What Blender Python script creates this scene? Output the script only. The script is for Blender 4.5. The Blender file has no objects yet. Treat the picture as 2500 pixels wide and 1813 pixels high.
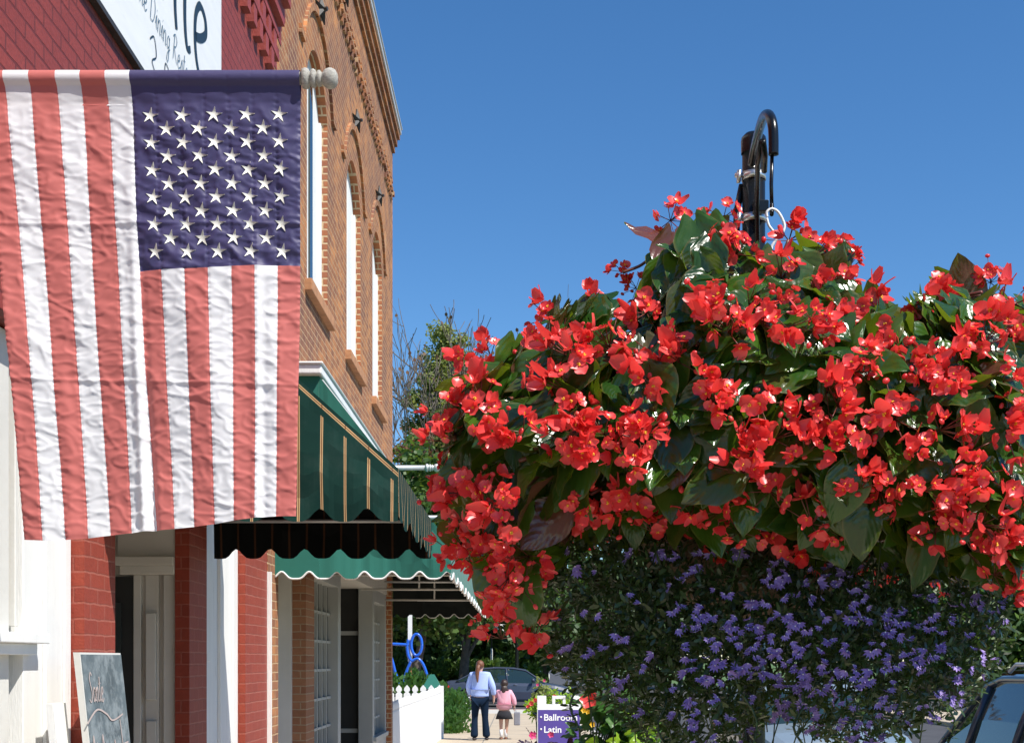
import bpy, bmesh, math, random
import numpy as np
from mathutils import Vector, Matrix, noise, Quaternion
R = math.radians
rnd = random.Random(7)
sc = bpy.context.scene

# ------------------------------------------------------------------ camera, world, sun, exposure
F = 3400.0; VX = 1272.0; HY = 1610.0; EYE = 1.67        # focal length and vanishing point in photo pixels, eye height
cam = bpy.data.cameras.new('camera'); cam_o = bpy.data.objects.new('camera', cam)
sc.collection.objects.link(cam_o); sc.camera = cam_o
cam_o.location = (0, 0, EYE); cam_o.rotation_euler = (R(90), 0, 0)
cam.sensor_width = 36; cam.lens = F / 2500 * 36
cam.shift_x = -(VX - 1250) / 2500; cam.shift_y = (HY - 906.5) / 2500
cam.clip_start = 0.05; cam.clip_end = 2000
SUN = Vector((0.50, -0.40, 0.84)).normalized()
sun_el = math.asin(SUN.z); sun_az = math.atan2(SUN.x, SUN.y)
w = bpy.data.worlds.new('World'); sc.world = w; w.use_nodes = True
nt = w.node_tree; bg = nt.nodes['Background']
sky = nt.nodes.new('ShaderNodeTexSky'); sky.sky_type = 'NISHITA'; sky.sun_disc = False
sky.sun_elevation = sun_el; sky.sun_rotation = sun_az
sky.altitude = 2500; sky.air_density = 1.25; sky.dust_density = 0.0; sky.ozone_density = 5.0
hsv = nt.nodes.new('ShaderNodeHueSaturation'); hsv.inputs['Saturation'].default_value = 1.19; hsv.inputs['Value'].default_value = 1.06
nt.links.new(sky.outputs[0], hsv.inputs['Color']); nt.links.new(hsv.outputs[0], bg.inputs[0]); bg.inputs[1].default_value = 0.10
sl = bpy.data.lights.new('sun', 'SUN'); sl.energy = 5.0; sl.angle = R(0.5); sl.color = (1, 0.95, 0.87)
so = bpy.data.objects.new('sun', sl); sc.collection.objects.link(so)
so.rotation_euler = SUN.to_track_quat('Z', 'Y').to_euler()
sc.view_settings.view_transform = 'Standard'; sc.view_settings.look = 'None'
sc.view_settings.exposure = 0.5; sc.view_settings.gamma = 1

def P(x, y, d):                       # photo pixel at a distance -> point in the place
    return Vector(((x - VX) / F * d, d, EYE + (HY - y) / F * d))

# ------------------------------------------------------------------ helpers
def link(o, parent=None):
    sc.collection.objects.link(o)
    if parent: o.parent = parent
    return o
def tag(o, label=None, cat=None, group=None, kind=None):
    if label: o['label'] = label
    if cat: o['category'] = cat
    if group: o['group'] = group
    if kind: o['kind'] = kind
    return o
def thing(name, label, cat, loc=(0, 0, 0), rz=0, group=None):
    o = bpy.data.objects.new(name, None); o.empty_display_size = .2
    link(o); o.location = loc; o.rotation_euler = (0, 0, rz)
    return tag(o, label, cat, group)
def copy_tree(o, parent=None):
    c = o.copy(); link(c, parent)
    for ch in list(o.children): copy_tree(ch, c)
    return c

class MB:
    def __init__(s): s.v = []; s.f = []; s.m = []; s.uv = []
    def add(s, vs, fs, m=0, uvs=None):
        b = len(s.v); s.v += [tuple(v) for v in vs]
        for i, f in enumerate(fs):
            s.f.append([b + k for k in f]); s.m.append(m)
            s.uv.append([uvs[k] for k in f] if uvs else [(0, 0)] * len(f))
    def quad(s, a, b, c, d, m=0, uvs=None): s.add([a, b, c, d], [(0, 1, 2, 3)], m, uvs)
    def box(s, x0, x1, y0, y1, z0, z1, m=0):
        v = [(x0,y0,z0),(x1,y0,z0),(x1,y1,z0),(x0,y1,z0),(x0,y0,z1),(x1,y0,z1),(x1,y1,z1),(x0,y1,z1)]
        s.add(v, [(0,3,2,1),(4,5,6,7),(0,1,5,4),(1,2,6,5),(2,3,7,6),(3,0,4,7)], m)
    def tube(s, pts, r, seg=8, m=0, cap=True):
        pts = [Vector(p) for p in pts]; n = len(pts)
        rs = r if isinstance(r, (list, tuple)) else [r] * n
        b = len(s.v); up = None
        for i, p in enumerate(pts):
            t = (pts[min(i+1, n-1)] - pts[max(i-1, 0)])
            if t.length < 1e-9: t = Vector((0, 0, 1))
            t.normalize()
            if up is None: up = t.orthogonal().normalized()
            up = (up - t * up.dot(t))
            if up.length < 1e-6: up = t.orthogonal()
            up.normalize(); sd = t.cross(up)
            for k in range(seg):
                a = 2 * math.pi * k / seg
                s.v.append(tuple(p + (up * math.cos(a) + sd * math.sin(a)) * rs[i]))
        for i in range(n - 1):
            for k in range(seg):
                k2 = (k + 1) % seg
                s.f.append([b+i*seg+k, b+i*seg+k2, b+(i+1)*seg+k2, b+(i+1)*seg+k]); s.m.append(m); s.uv.append([(0,0)]*4)
        if cap:
            s.f.append([b + k for k in range(seg)][::-1]); s.m.append(m); s.uv.append([(0,0)]*seg)
            s.f.append([b + (n-1)*seg + k for k in range(seg)]); s.m.append(m); s.uv.append([(0,0)]*seg)
    def lathe(s, prof, c=(0,0,0), axis='Z', seg=24, m=0):      # prof: (r, h)
        b = len(s.v); c = Vector(c)
        for r, h in prof:
            for k in range(seg):
                a = 2*math.pi*k/seg; u, w_ = r*math.cos(a), r*math.sin(a)
                p = {'Z': (u, w_, h), 'X': (h, u, w_), 'Y': (w_, h, u)}[axis]
                s.v.append(tuple(c + Vector(p)))
        for i in range(len(prof)-1):
            for k in range(seg):
                k2 = (k+1) % seg
                s.f.append([b+i*seg+k, b+i*seg+k2, b+(i+1)*seg+k2, b+(i+1)*seg+k]); s.m.append(m); s.uv.append([(0,0)]*4)
    def sphere(s, c, r, m=0, seg=12, rings=8, sq=(1,1,1)):
        b = len(s.v); c = Vector(c)
        for i in range(rings+1):
            th = math.pi*i/rings
            for k in range(seg):
                a = 2*math.pi*k/seg
                s.v.append((c.x+r*sq[0]*math.sin(th)*math.cos(a), c.y+r*sq[1]*math.sin(th)*math.sin(a), c.z+r*sq[2]*math.cos(th)))
        for i in range(rings):
            for k in range(seg):
                k2=(k+1)%seg
                s.f.append([b+i*seg+k, b+(i+1)*seg+k, b+(i+1)*seg+k2, b+i*seg+k2]); s.m.append(m); s.uv.append([(0,0)]*4)
    def build(s, name, mats, parent=None, smooth=False, bevel=0):
        me = bpy.data.meshes.new(name); me.from_pydata(s.v, [], s.f)
        if not isinstance(mats, (list, tuple)): mats = [mats]
        for m in mats: me.materials.append(m)
        me.polygons.foreach_set('material_index', s.m)
        ul = me.uv_layers.new(name='UVMap'); flat = [c for f in s.uv for uv in f for c in uv]
        ul.data.foreach_set('uv', flat)
        if smooth: me.polygons.foreach_set('use_smooth', [True]*len(s.f))
        me.validate(); me.update()
        o = bpy.data.objects.new(name, me); link(o, parent)
        if bevel:
            b = o.modifiers.new('bevel', 'BEVEL'); b.width = bevel; b.segments = 2; b.limit_method = 'ANGLE'
        return o

def stamp(name, tmpl, mats4, materials, parent=None, smooth=True):
    """many copies of a template (verts, faces, matidx, uvs) as one mesh"""
    tv, tf, tm, tuv = tmpl
    tv = np.array(tv, float); n = len(tv); k = len(mats4)
    M = np.array(mats4, float)
    V = np.einsum('kij,nj->kni', M[:, :3, :3], tv) + M[:, None, :3, 3]
    V = V.reshape(-1, 3)
    ls = [len(f) for f in tf]; flat = np.array([i for f in tf for i in f])
    loops = (flat[None, :] + (np.arange(k) * n)[:, None]).ravel()
    tot = np.tile(np.array(ls), k); start = np.concatenate([[0], np.cumsum(tot)[:-1]])
    me = bpy.data.meshes.new(name)
    me.vertices.add(len(V)); me.vertices.foreach_set('co', V.ravel())
    me.loops.add(len(loops)); me.loops.foreach_set('vertex_index', loops.astype(np.int32))
    me.polygons.add(len(tot)); me.polygons.foreach_set('loop_start', start.astype(np.int32)); me.polygons.foreach_set('loop_total', tot.astype(np.int32))
    if not isinstance(materials, (list, tuple)): materials = [materials]
    for m in materials: me.materials.append(m)
    me.polygons.foreach_set('material_index', np.tile(np.array(tm, dtype=np.int32), k))
    if smooth: me.polygons.foreach_set('use_smooth', np.ones(len(tot), bool))
    ul = me.uv_layers.new(name='UVMap')
    uvf = np.array([tuv[i] for f in tf for i in f], float)
    ul.data.foreach_set('uv', np.tile(uvf.ravel(), k))
    me.update(calc_edges=True)
    o = bpy.data.objects.new(name, me); link(o, parent); return o

def frame(pos, ydir, zdir, sc_=1.0, sx=1.0):
    y = Vector(ydir).normalized(); z = Vector(zdir); z = z - y*z.dot(y)
    if z.length < 1e-5: z = y.orthogonal()
    z.normalize(); x = y.cross(z)
    m = np.eye(4)
    m[:3, 0] = np.array(x)*sc_*sx; m[:3, 1] = np.array(y)*sc_; m[:3, 2] = np.array(z)*sc_; m[:3, 3] = np.array(pos)
    return m
def rv(s=1.0): return Vector((rnd.gauss(0, s), rnd.gauss(0, s), rnd.gauss(0, s)))

# ------------------------------------------------------------------ materials
def new_mat(name):
    m = bpy.data.materials.new(name); m.use_nodes = True
    n = m.node_tree; n.nodes.clear()
    out = n.nodes.new('ShaderNodeOutputMaterial'); b = n.nodes.new('ShaderNodeBsdfPrincipled')
    n.links.new(b.outputs[0], out.inputs[0]); return m, n, b, out
def N(n, t, **kw):
    x = n.nodes.new(t)
    for k, v in kw.items(): setattr(x, k, v)
    return x
def rgb(c): return (c[0], c[1], c[2], 1)
def math_(n, op, a, b=None, c=None):
    x = N(n, 'ShaderNodeMath', operation=op)
    for i, v in enumerate((a, b, c)):
        if v is None: continue
        if isinstance(v, (int, float)): x.inputs[i].default_value = v
        else: n.links.new(v, x.inputs[i])
    return x.outputs[0]
def mix_(n, fac, a, b, blend='MIX'):
    x = N(n, 'ShaderNodeMix', data_type='RGBA', blend_type=blend)
    for i, v in ((0, fac), (6, a), (7, b)):
        if isinstance(v, (int, float)): x.inputs[i].default_value = v
        elif isinstance(v, (tuple, list)): x.inputs[i].default_value = rgb(v)
        else: n.links.new(v, x.inputs[i])
    return x.outputs[2]
def pos_(n):
    g = N(n, 'ShaderNodeNewGeometry'); return g.outputs['Position']
def obj_(n):
    return N(n, 'ShaderNodeTexCoord').outputs['Object']
def noise_(n, vec, scale, detail=4, rough=.55):
    x = N(n, 'ShaderNodeTexNoise'); x.inputs['Scale'].default_value = scale
    x.inputs['Detail'].default_value = detail; x.inputs['Roughness'].default_value = rough
    n.links.new(vec, x.inputs['Vector']); return x.outputs[0]
def ramp_(n, fac, lo, hi):
    x = N(n, 'ShaderNodeMapRange'); x.inputs[1].default_value = lo; x.inputs[2].default_value = hi
    n.links.new(fac, x.inputs[0]); return x.outputs[0]
def bump_(n, b, h, strength=.3, dist=.01):
    x = N(n, 'ShaderNodeBump'); x.inputs['Strength'].default_value = strength; x.inputs['Distance'].default_value = dist
    n.links.new(h, x.inputs['Height']); n.links.new(x.outputs[0], b.inputs['Normal'])
def pm(name, col, rough=.6, var=.12, scale=4, bump=0, bscale=40, metal=0, spec=.5, coat=0, dirt=None, dirt_lo=.55, stretch=None):
    m, n, b, out = new_mat(name)
    v = pos_(n) if stretch is None else None
    if stretch:
        mp = N(n, 'ShaderNodeMapping'); mp.inputs['Scale'].default_value = stretch; n.links.new(pos_(n), mp.inputs[0]); v = mp.outputs[0]
    f = noise_(n, v, scale)
    c = mix_(n, ramp_(n, f, .3, .7), [x*(1-var) for x in col], [min(1, x*(1+var)) for x in col])
    if dirt:
        f2 = noise_(n, v, scale*2.3, 6, .7); c = mix_(n, ramp_(n, f2, dirt_lo, dirt_lo+.15), c, dirt)
    n.links.new(c, b.inputs['Base Color']); b.inputs['Roughness'].default_value = rough
    b.inputs['Metallic'].default_value = metal; b.inputs['Specular IOR Level'].default_value = spec
    b.inputs['Coat Weight'].default_value = coat; b.inputs['Coat Roughness'].default_value = .05
    if bump: bump_(n, b, noise_(n, v, bscale, 5), bump, .01)
    return m
def leafmat(name, col, col2, trans, rough=.45, tw=.3, back=None, veins=False, spec=.5):
    m, n, b, out = new_mat(name)
    g = N(n, 'ShaderNodeNewGeometry'); rpi = g.outputs['Random Per Island']
    c = mix_(n, rpi, col, col2)
    hm = None
    if veins:
        uv = N(n, 'ShaderNodeTexCoord').outputs['UV']; sp = N(n, 'ShaderNodeSeparateXYZ'); n.links.new(uv, sp.inputs[0])
        a = math_(n, 'ABSOLUTE', math_(n, 'SUBTRACT', sp.outputs[0], .5))
        ang = math_(n, 'SUBTRACT', math_(n, 'MULTIPLY', sp.outputs[1], 6.0), math_(n, 'MULTIPLY', a, 6.0))
        wv = math_(n, 'ABSOLUTE', math_(n, 'SUBTRACT', math_(n, 'FRACT', ang), .5))     # 0 on a vein
        vein = ramp_(n, wv, .07, 0.0); mid = ramp_(n, a, .02, 0.0)
        edge = ramp_(n, a, .44, .5)
        vv = math_(n, 'MAXIMUM', math_(n, 'MULTIPLY', vein, .45), mid)
        c = mix_(n, math_(n, 'MULTIPLY', vv, .22), c, (.08,.16,.03))
        c = mix_(n, math_(n, 'MULTIPLY', edge, .45), c, (.22, .16, .05))
        hm = math_(n, 'ADD', wv, noise_(n, obj_(n), 60, 3))
        bump_(n, b, hm, .28, .003)
    if veins:
        rb = math_(n, 'MULTIPLY', ramp_(n, math_(n, 'FRACT', math_(n, 'MULTIPLY', rpi, 7.31)), .62, 1.0), ramp_(n, noise_(n, obj_(n), 14, 3), .45, .65))
        c = mix_(n, math_(n, 'MULTIPLY', rb, .7), c, (.13,.065,.022))
    if back:
        c = mix_(n, g.outputs['Backfacing'], c, back)
    n.links.new(c, b.inputs['Base Color']); b.inputs['Roughness'].default_value = rough; b.inputs['Specular IOR Level'].default_value = spec
    t = N(n, 'ShaderNodeBsdfTranslucent'); t.inputs[0].default_value = rgb(trans)
    mx = N(n, 'ShaderNodeMixShader'); mx.inputs[0].default_value = tw
    n.links.new(b.outputs[0], mx.inputs[1]); n.links.new(t.outputs[0], mx.inputs[2]); n.links.new(mx.outputs[0], out.inputs[0])
    return m
def brick_mat(name, c1, c2, mortar, axis='Y', bump=.6, patch=None, patch_amt=.6, msize=.006, bw=.205, rh=.0685, rough=.85, streak=None, dark_joint=False, spec=.3):
    m, n, b, out = new_mat(name)
    sp = N(n, 'ShaderNodeSeparateXYZ'); n.links.new(pos_(n), sp.inputs[0])
    cb = N(n, 'ShaderNodeCombineXYZ'); n.links.new(sp.outputs[{'X':0,'Y':1}[axis]], cb.inputs[0]); n.links.new(sp.outputs[2], cb.inputs[1])
    wob = noise_(n, pos_(n), 9, 2); wz = math_(n, 'MULTIPLY', math_(n, 'SUBTRACT', wob, .5), .012)
    cb2 = N(n, 'ShaderNodeVectorMath', operation='ADD'); n.links.new(cb.outputs[0], cb2.inputs[0])
    cw = N(n, 'ShaderNodeCombineXYZ'); n.links.new(wz, cw.inputs[1]); n.links.new(wz, cw.inputs[0]); n.links.new(cw.outputs[0], cb2.inputs[1])
    br = N(n, 'ShaderNodeTexBrick'); n.links.new(cb2.outputs[0], br.inputs['Vector'])
    br.inputs['Color1'].default_value = rgb(c1); br.inputs['Color2'].default_value = rgb(c2); br.inputs['Mortar'].default_value = rgb(mortar)
    br.inputs['Scale'].default_value = 1; br.inputs['Mortar Size'].default_value = msize; br.inputs['Mortar Smooth'].default_value = .25
    br.inputs['Brick Width'].default_value = bw; br.inputs['Row Height'].default_value = rh; br.inputs['Bias'].default_value = -.1
    c = br.outputs[0]
    if patch:
        f = noise_(n, pos_(n), 1.3, 8, .7); inv = math_(n, 'SUBTRACT', 1.0, br.outputs[1])
        # per-brick tone: white noise on brick cell
        c = mix_(n, math_(n, 'MULTIPLY', math_(n, 'MULTIPLY', ramp_(n, f, .42, .60), inv), patch_amt), c, patch)
    f3 = noise_(n, pos_(n), 22, 5, .7)
    c = mix_(n, math_(n, 'MULTIPLY', ramp_(n, f3, .35, .8), .45), c, [x*.55 for x in c1])
    if streak:
        f4 = noise_(n, pos_(n), 3.1, 6, .75); c = mix_(n, math_(n, 'MULTIPLY', ramp_(n, f4, .6, .7), .5), c, streak)
    n.links.new(c, b.inputs['Base Color']); b.inputs['Roughness'].default_value = rough; b.inputs['Specular IOR Level'].default_value = spec
    h = math_(n, 'ADD', math_(n, 'MULTIPLY', math_(n, 'SUBTRACT', 1.0, br.outputs[1]), 1.0), math_(n, 'MULTIPLY', noise_(n, pos_(n), 60, 4), .35))
    bump_(n, b, h, bump, .012)
    return m
def cloth(name, col, trans=.2, rough=.75, var=.05, weave=.15):
    m, n, b, out = new_mat(name)
    f = noise_(n, pos_(n), 14, 4)
    c = mix_(n, f, [x*(1-var) for x in col], [min(1, x*(1+var)) for x in col])
    n.links.new(c, b.inputs['Base Color']); b.inputs['Roughness'].default_value = rough
    b.inputs['Sheen Weight'].default_value = .15
    bump_(n, b, noise_(n, pos_(n), 900, 2), weave, .001)
    t = N(n, 'ShaderNodeBsdfTranslucent'); n.links.new(c, t.inputs[0])
    mx = N(n, 'ShaderNodeMixShader'); mx.inputs[0].default_value = trans
    n.links.new(b.outputs[0], mx.inputs[1]); n.links.new(t.outputs[0], mx.inputs[2]); n.links.new(mx.outputs[0], out.inputs[0])
    return m
def glass_mat(name, col=(.02,.03,.035), rough=.03):
    m, n, b, out = new_mat(name)
    b.inputs['Base Color'].default_value = rgb(col); b.inputs['Roughness'].default_value = rough; b.inputs['Specular IOR Level'].default_value = 1.0
    return m

M = {}
M['white'] = pm('white_paint', (.76,.76,.74), .55, .05, 2, .25, 30, dirt=(.46,.46,.43), dirt_lo=.62, stretch=(5,5,.6))
M['offwhite'] = pm('offwhite_paint', (.62,.61,.57), .55, .06, 3, .15, 25)
M['greyframe'] = pm('grey_frame', (.40,.42,.41), .5, .06, 3)
M['redpaint'] = brick_mat('painted_brick_street', (.27,.043,.030), (.235,.036,.026), (.14,.020,.014), 'Y', .75, msize=.0065, rough=.6, streak=(.33,.12,.10), spec=.45)
M['redpaintx'] = brick_mat('painted_brick_side', (.29,.045,.022), (.25,.036,.020), (.34,.09,.06), 'X', .7, msize=.005, rough=.6, spec=.4)
M['redpillar'] = brick_mat('painted_pillar_brick', (.30,.050,.030), (.26,.042,.027), (.36,.11,.08), 'Y', .7, msize=.005, rough=.6, spec=.45)
M['redplain'] = pm('red_paint_plain', (.28,.045,.036), .6, .15, 8, .4, 40, dirt=(.34,.13,.1), dirt_lo=.62)
M['brick'] = brick_mat('orange_brick_street', (.53,.225,.085), (.24,.095,.050), (.50,.34,.20), 'Y', .85, patch=(.15,.075,.065), patch_amt=.85, streak=(.56,.40,.24))
M['brickx'] = brick_mat('orange_brick_side', (.45,.16,.06), (.32,.10,.04), (.60,.45,.28), 'X', .9, patch=(.24,.10,.07), msize=.009)
M['brickdark'] = brick_mat('brown_brick', (.36,.17,.09), (.26,.11,.06), (.42,.30,.2), 'X', .8)
M['stone'] = pm('sill_stone', (.42,.20,.095), .85, .2, 9, .5, 30)
M['metal'] = pm('grey_metal', (.55,.57,.58), .4, .06, 3, metal=.3)
M['iron'] = pm('dark_iron', (.03,.028,.028), .6, .2, 20, .3, 40)
M['black'] = pm('black_enamel', (.006,.007,.008), .25, .1, 5, .05, 80, spec=.4)
M['steel'] = pm('stainless_band', (.7,.68,.66), .3, .05, 5, metal=.95)
M['wood'] = pm('weathered_wood', (.40,.385,.345), .8, .25, 14, .5, 60, dirt=(.22,.2,.17), dirt_lo=.55, stretch=(3,14,14))
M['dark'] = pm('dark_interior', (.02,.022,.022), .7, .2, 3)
M['glass'] = glass_mat('window_glass')
M['glassg'] = glass_mat('tinted_car_glass', (.015,.03,.03), .02)
M['flagred'] = cloth('flag_red', (.56,.145,.128), .22)
M['flagwhite'] = cloth('flag_white', (.80,.80,.82), .25)
M['flagblue'] = cloth('flag_navy', (.040,.033,.115), .08, .55)
M['thread'] = cloth('star_thread', (.78,.77,.70), .05, .45)
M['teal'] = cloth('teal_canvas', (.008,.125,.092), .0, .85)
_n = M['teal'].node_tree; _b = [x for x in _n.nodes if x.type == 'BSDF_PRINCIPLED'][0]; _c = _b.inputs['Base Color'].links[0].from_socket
_n.links.new(mix_(_n, N(_n, 'ShaderNodeNewGeometry').outputs['Backfacing'], _c, (.004,.009,.008)), _b.inputs['Base Color'])  # shade under the canvas painted in: back face takes a near-black colour
M['trim'] = cloth('white_binding', (.8,.8,.78), .05, .6)
M['ink'] = pm('sign_ink', (.012,.028,.045), .5, .1)
M['ink2'] = pm('sign_script_ink', (.12,.19,.26), .5, .1)
M['signw'] = pm('sign_white', (.80,.80,.78), .35, .04, 2, dirt=(.68,.69,.68), dirt_lo=.62, stretch=(1,1.2,9))
M['slate'] = pm('chalkboard_slate', (.10,.13,.145), .7, .35, 5, dirt=(.20,.235,.25), dirt_lo=.45)
M['chalk'] = pm('pink_chalk', (.42,.35,.33), .9, .1)
M['asphalt'] = pm('asphalt', (.055,.055,.06), .85, .2, 2, .3, 120)
M['petal'] = leafmat('begonia_petal', (.64,.017,.022), (.90,.105,.095), (1.0,.08,.07), .34, .30, spec=.6)
M['petalc'] = pm('stamens', (.80,.42,.02), .6, .1)
M['bstem'] = leafmat('begonia_stem', (.20,.035,.03), (.14,.06,.03), (.2,.05,.03), .4, .1)
M['bleaf'] = leafmat('begonia_leaf', (.009,.038,.009), (.046,.115,.012), (.26,.38,.015), .20, .22, back=(.13,.042,.034), veins=True, spec=.6)
M['sleaf'] = leafmat('fanflower_leaf', (.006,.017,.005), (.045,.085,.020), (.10,.16,.03), .33, .18)
M['spetal'] = leafmat('fanflower_petal', (.19,.115,.40), (.36,.26,.62), (.36,.26,.66), .5, .22)
M['lime'] = leafmat('lime_leaf', (.20,.36,.02), (.28,.44,.03), (.4,.6,.04), .4, .35)
M['gleaf'] = leafmat('green_leaf', (.03,.10,.02), (.06,.15,.03), (.16,.3,.03), .4, .3)
M['purpleleaf'] = leafmat('purple_leaf', (.03,.012,.025), (.05,.02,.035), (.08,.02,.05), .4, .2)

def stripe_cloth(name, diag=False):
    """dark green canvas; uv.x is metres along the panel, uv.y metres below the sloping edge"""
    m, n, b, out = new_mat(name)
    uv = N(n, 'ShaderNodeTexCoord').outputs['UV']; sp = N(n, 'ShaderNodeSeparateXYZ'); n.links.new(uv, sp.inputs[0])
    ph = math_(n, 'ABSOLUTE', math_(n, 'SUBTRACT', math_(n, 'FRACT', math_(n, 'DIVIDE', sp.outputs[0], .106)), .5))
    outer = math_(n, 'LESS_THAN', ph, .058); core = math_(n, 'LESS_THAN', ph, .018)
    if diag:
        ok = math_(n, 'GREATER_THAN', sp.outputs[1], .055)
        outer = math_(n, 'MULTIPLY', outer, ok)
        g1 = math_(n, 'LESS_THAN', math_(n, 'ABSOLUTE', math_(n, 'SUBTRACT', sp.outputs[1], .022)), .007)
        g0 = math_(n, 'LESS_THAN', math_(n, 'ABSOLUTE', math_(n, 'SUBTRACT', sp.outputs[1], .022)), .002)
        outer = math_(n, 'MAXIMUM', outer, g1); core = math_(n, 'MAXIMUM', core, g0)
    base = mix_(n, noise_(n, pos_(n), 6, 3), (.004,.026,.021), (.007,.037,.029))
    c = mix_(n, outer, base, (.48,.32,.16)); c = mix_(n, math_(n, 'MULTIPLY', core, outer), c, (.14,.05,.02))
    c = mix_(n, math_(n, 'MULTIPLY', ramp_(n, noise_(n, pos_(n), 5, 7, .75), .5, .8), .35), c, (.05,.075,.065))
    bk = N(n, 'ShaderNodeNewGeometry').outputs['Backfacing']; lin = mix_(n, outer, (.003,.004,.004), (.05,.022,.010)); c = mix_(n, bk, c, lin)  # back face coloured near black: the shade inside the awning is painted in
    n.links.new(c, b.inputs['Base Color']); b.inputs['Roughness'].default_value = .85; b.inputs['Specular IOR Level'].default_value = .15
    t = N(n, 'ShaderNodeBsdfTranslucent'); n.links.new(c, t.inputs[0])
    mx = N(n, 'ShaderNodeMixShader'); mx.inputs[0].default_value = .0
    n.links.new(b.outputs[0], mx.inputs[1]); n.links.new(t.outputs[0], mx.inputs[2]); n.links.new(mx.outputs[0], out.inputs[0])
    return m
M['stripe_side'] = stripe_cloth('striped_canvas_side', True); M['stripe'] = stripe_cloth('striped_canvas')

def pave_mat(name, col, joint_x, joint_y, axis_col=(.2,.19,.17)):
    m, n, b, out = new_mat(name)
    sp = N(n, 'ShaderNodeSeparateXYZ'); n.links.new(pos_(n), sp.inputs[0])
    jx = math_(n, 'LESS_THAN', math_(n, 'ABSOLUTE', math_(n, 'SUBTRACT', math_(n, 'FRACT', math_(n, 'DIVIDE', sp.outputs[0], joint_x)), .5)), .012/joint_x)
    jy = math_(n, 'LESS_THAN', math_(n, 'ABSOLUTE', math_(n, 'SUBTRACT', math_(n, 'FRACT', math_(n, 'DIVIDE', sp.outputs[1], joint_y)), .5)), .03/joint_y)
    f = noise_(n, pos_(n), 1.2, 8, .7)
    c = mix_(n, ramp_(n, f, .3, .7), [x*.85 for x in col], [x*1.1 for x in col])
    c = mix_(n, math_(n, 'MAXIMUM', jx, jy), c, axis_col)
    n.links.new(c, b.inputs['Base Color']); b.inputs['Roughness'].default_value = .9
    bump_(n, b, noise_(n, pos_(n), 80, 3), .2, .005)
    return m
M['walk'] = pave_mat('tan_concrete', (.46,.38,.28), 1.55, 1.9)
M['kerb'] = pm('kerb_concrete', (.48,.46,.42), .9, .1, 3, .2, 60)
M['paver'] = brick_mat('brick_pavers', (.36,.13,.10), (.28,.10,.08), (.3,.2,.17), 'X', .3)
M['grass'] = pm('lawn', (.07,.13,.03), .9, .3, 1.5, .5, 60)

# ------------------------------------------------------------------ the setting
WALL = -1.90
def struct(o): o['kind'] = 'structure'; return o
def sheet(name, x0, x1, y0, y1, z, m):
    b = MB(); b.quad((x0,y0,z),(x1,y0,z),(x1,y1,z),(x0,y1,z)); return struct(b.build(name, m))
sheet('ground', -400, 400, -60, 900, -.16, M['grass'])
sheet('road', 1.75, 11.5, -30, 420, -.12, M['asphalt'])
sheet('side_street', -60, 60, 47.6, 60, -.115, M['asphalt'])
b = MB(); b.box(-12, 1.6, -12, 43.5, -.15, 0); struct(b.build('pavement', M['walk']))
b = MB(); b.box(1.6, 1.75, -12, 43.5, -.15, .004); struct(b.build('kerb', M['kerb']))
b = MB(); b.box(-8, 2.6, 43.5, 47.2, -.15, -.004); b2 = b; struct(b.build('ramp', M['kerb']))
b = MB(); b.box(-8, 2.6, 47.2, 50.0, -.15, -.09); struct(b.build('brick_crossing', M['paver']))
b = MB(); b.box(11.5, 15, -12, 46, -.15, .0); struct(b.build('far_pavement', M['walk']))
b = MB(); b.box(2.6, 10.8, 50.4, 50.8, -.12, -.112); struct(b.build('stop_line', M['white']))

# ------------------------------------------------------------------ painted brick building (left)
pb = thing('painted_brick_building', 'dark red painted brick building with white trim and a recessed doorway, nearest on the left', 'building', (WALL, 6, 0))
def part(mb, name, mats, root, smooth=False, bevel=0, label=None):
    o = mb.build(name, mats, root, smooth, bevel); o.matrix_parent_inverse = Matrix.Translation(-root.location) if root.rotation_euler.z == 0 and root.parent is None else Matrix()
    if label: o['label'] = label
    return o
def sub(mb, name, mats, parent, smooth=False, bevel=0):
    return mb.build(name, mats, parent, smooth, bevel)       # parents here have identity local transforms
b = MB()
# upper wall front face, toothed far edge where the paint stops
zs = [2.95 + i*.0685 for i in range(int((8.2-2.95)/.0685)+1)]
for i in range(len(zs)-1):
    ye = 10.46 + max(0, zs[i]-5.9)*.72 + (.0 if i % 2 else .10) + .05*math.sin(i*1.7) + rnd.uniform(-.03,.03)
    b.quad((WALL+.004, .5, zs[i]), (WALL+.004, ye, zs[i]), (WALL+.004, ye, zs[i+1]), (WALL+.004, .5, zs[i+1]))
b.box(-9, WALL, .5, 10.44, 2.95, 8.2)
part(b, 'wall', M['redpaint'], pb)
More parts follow.
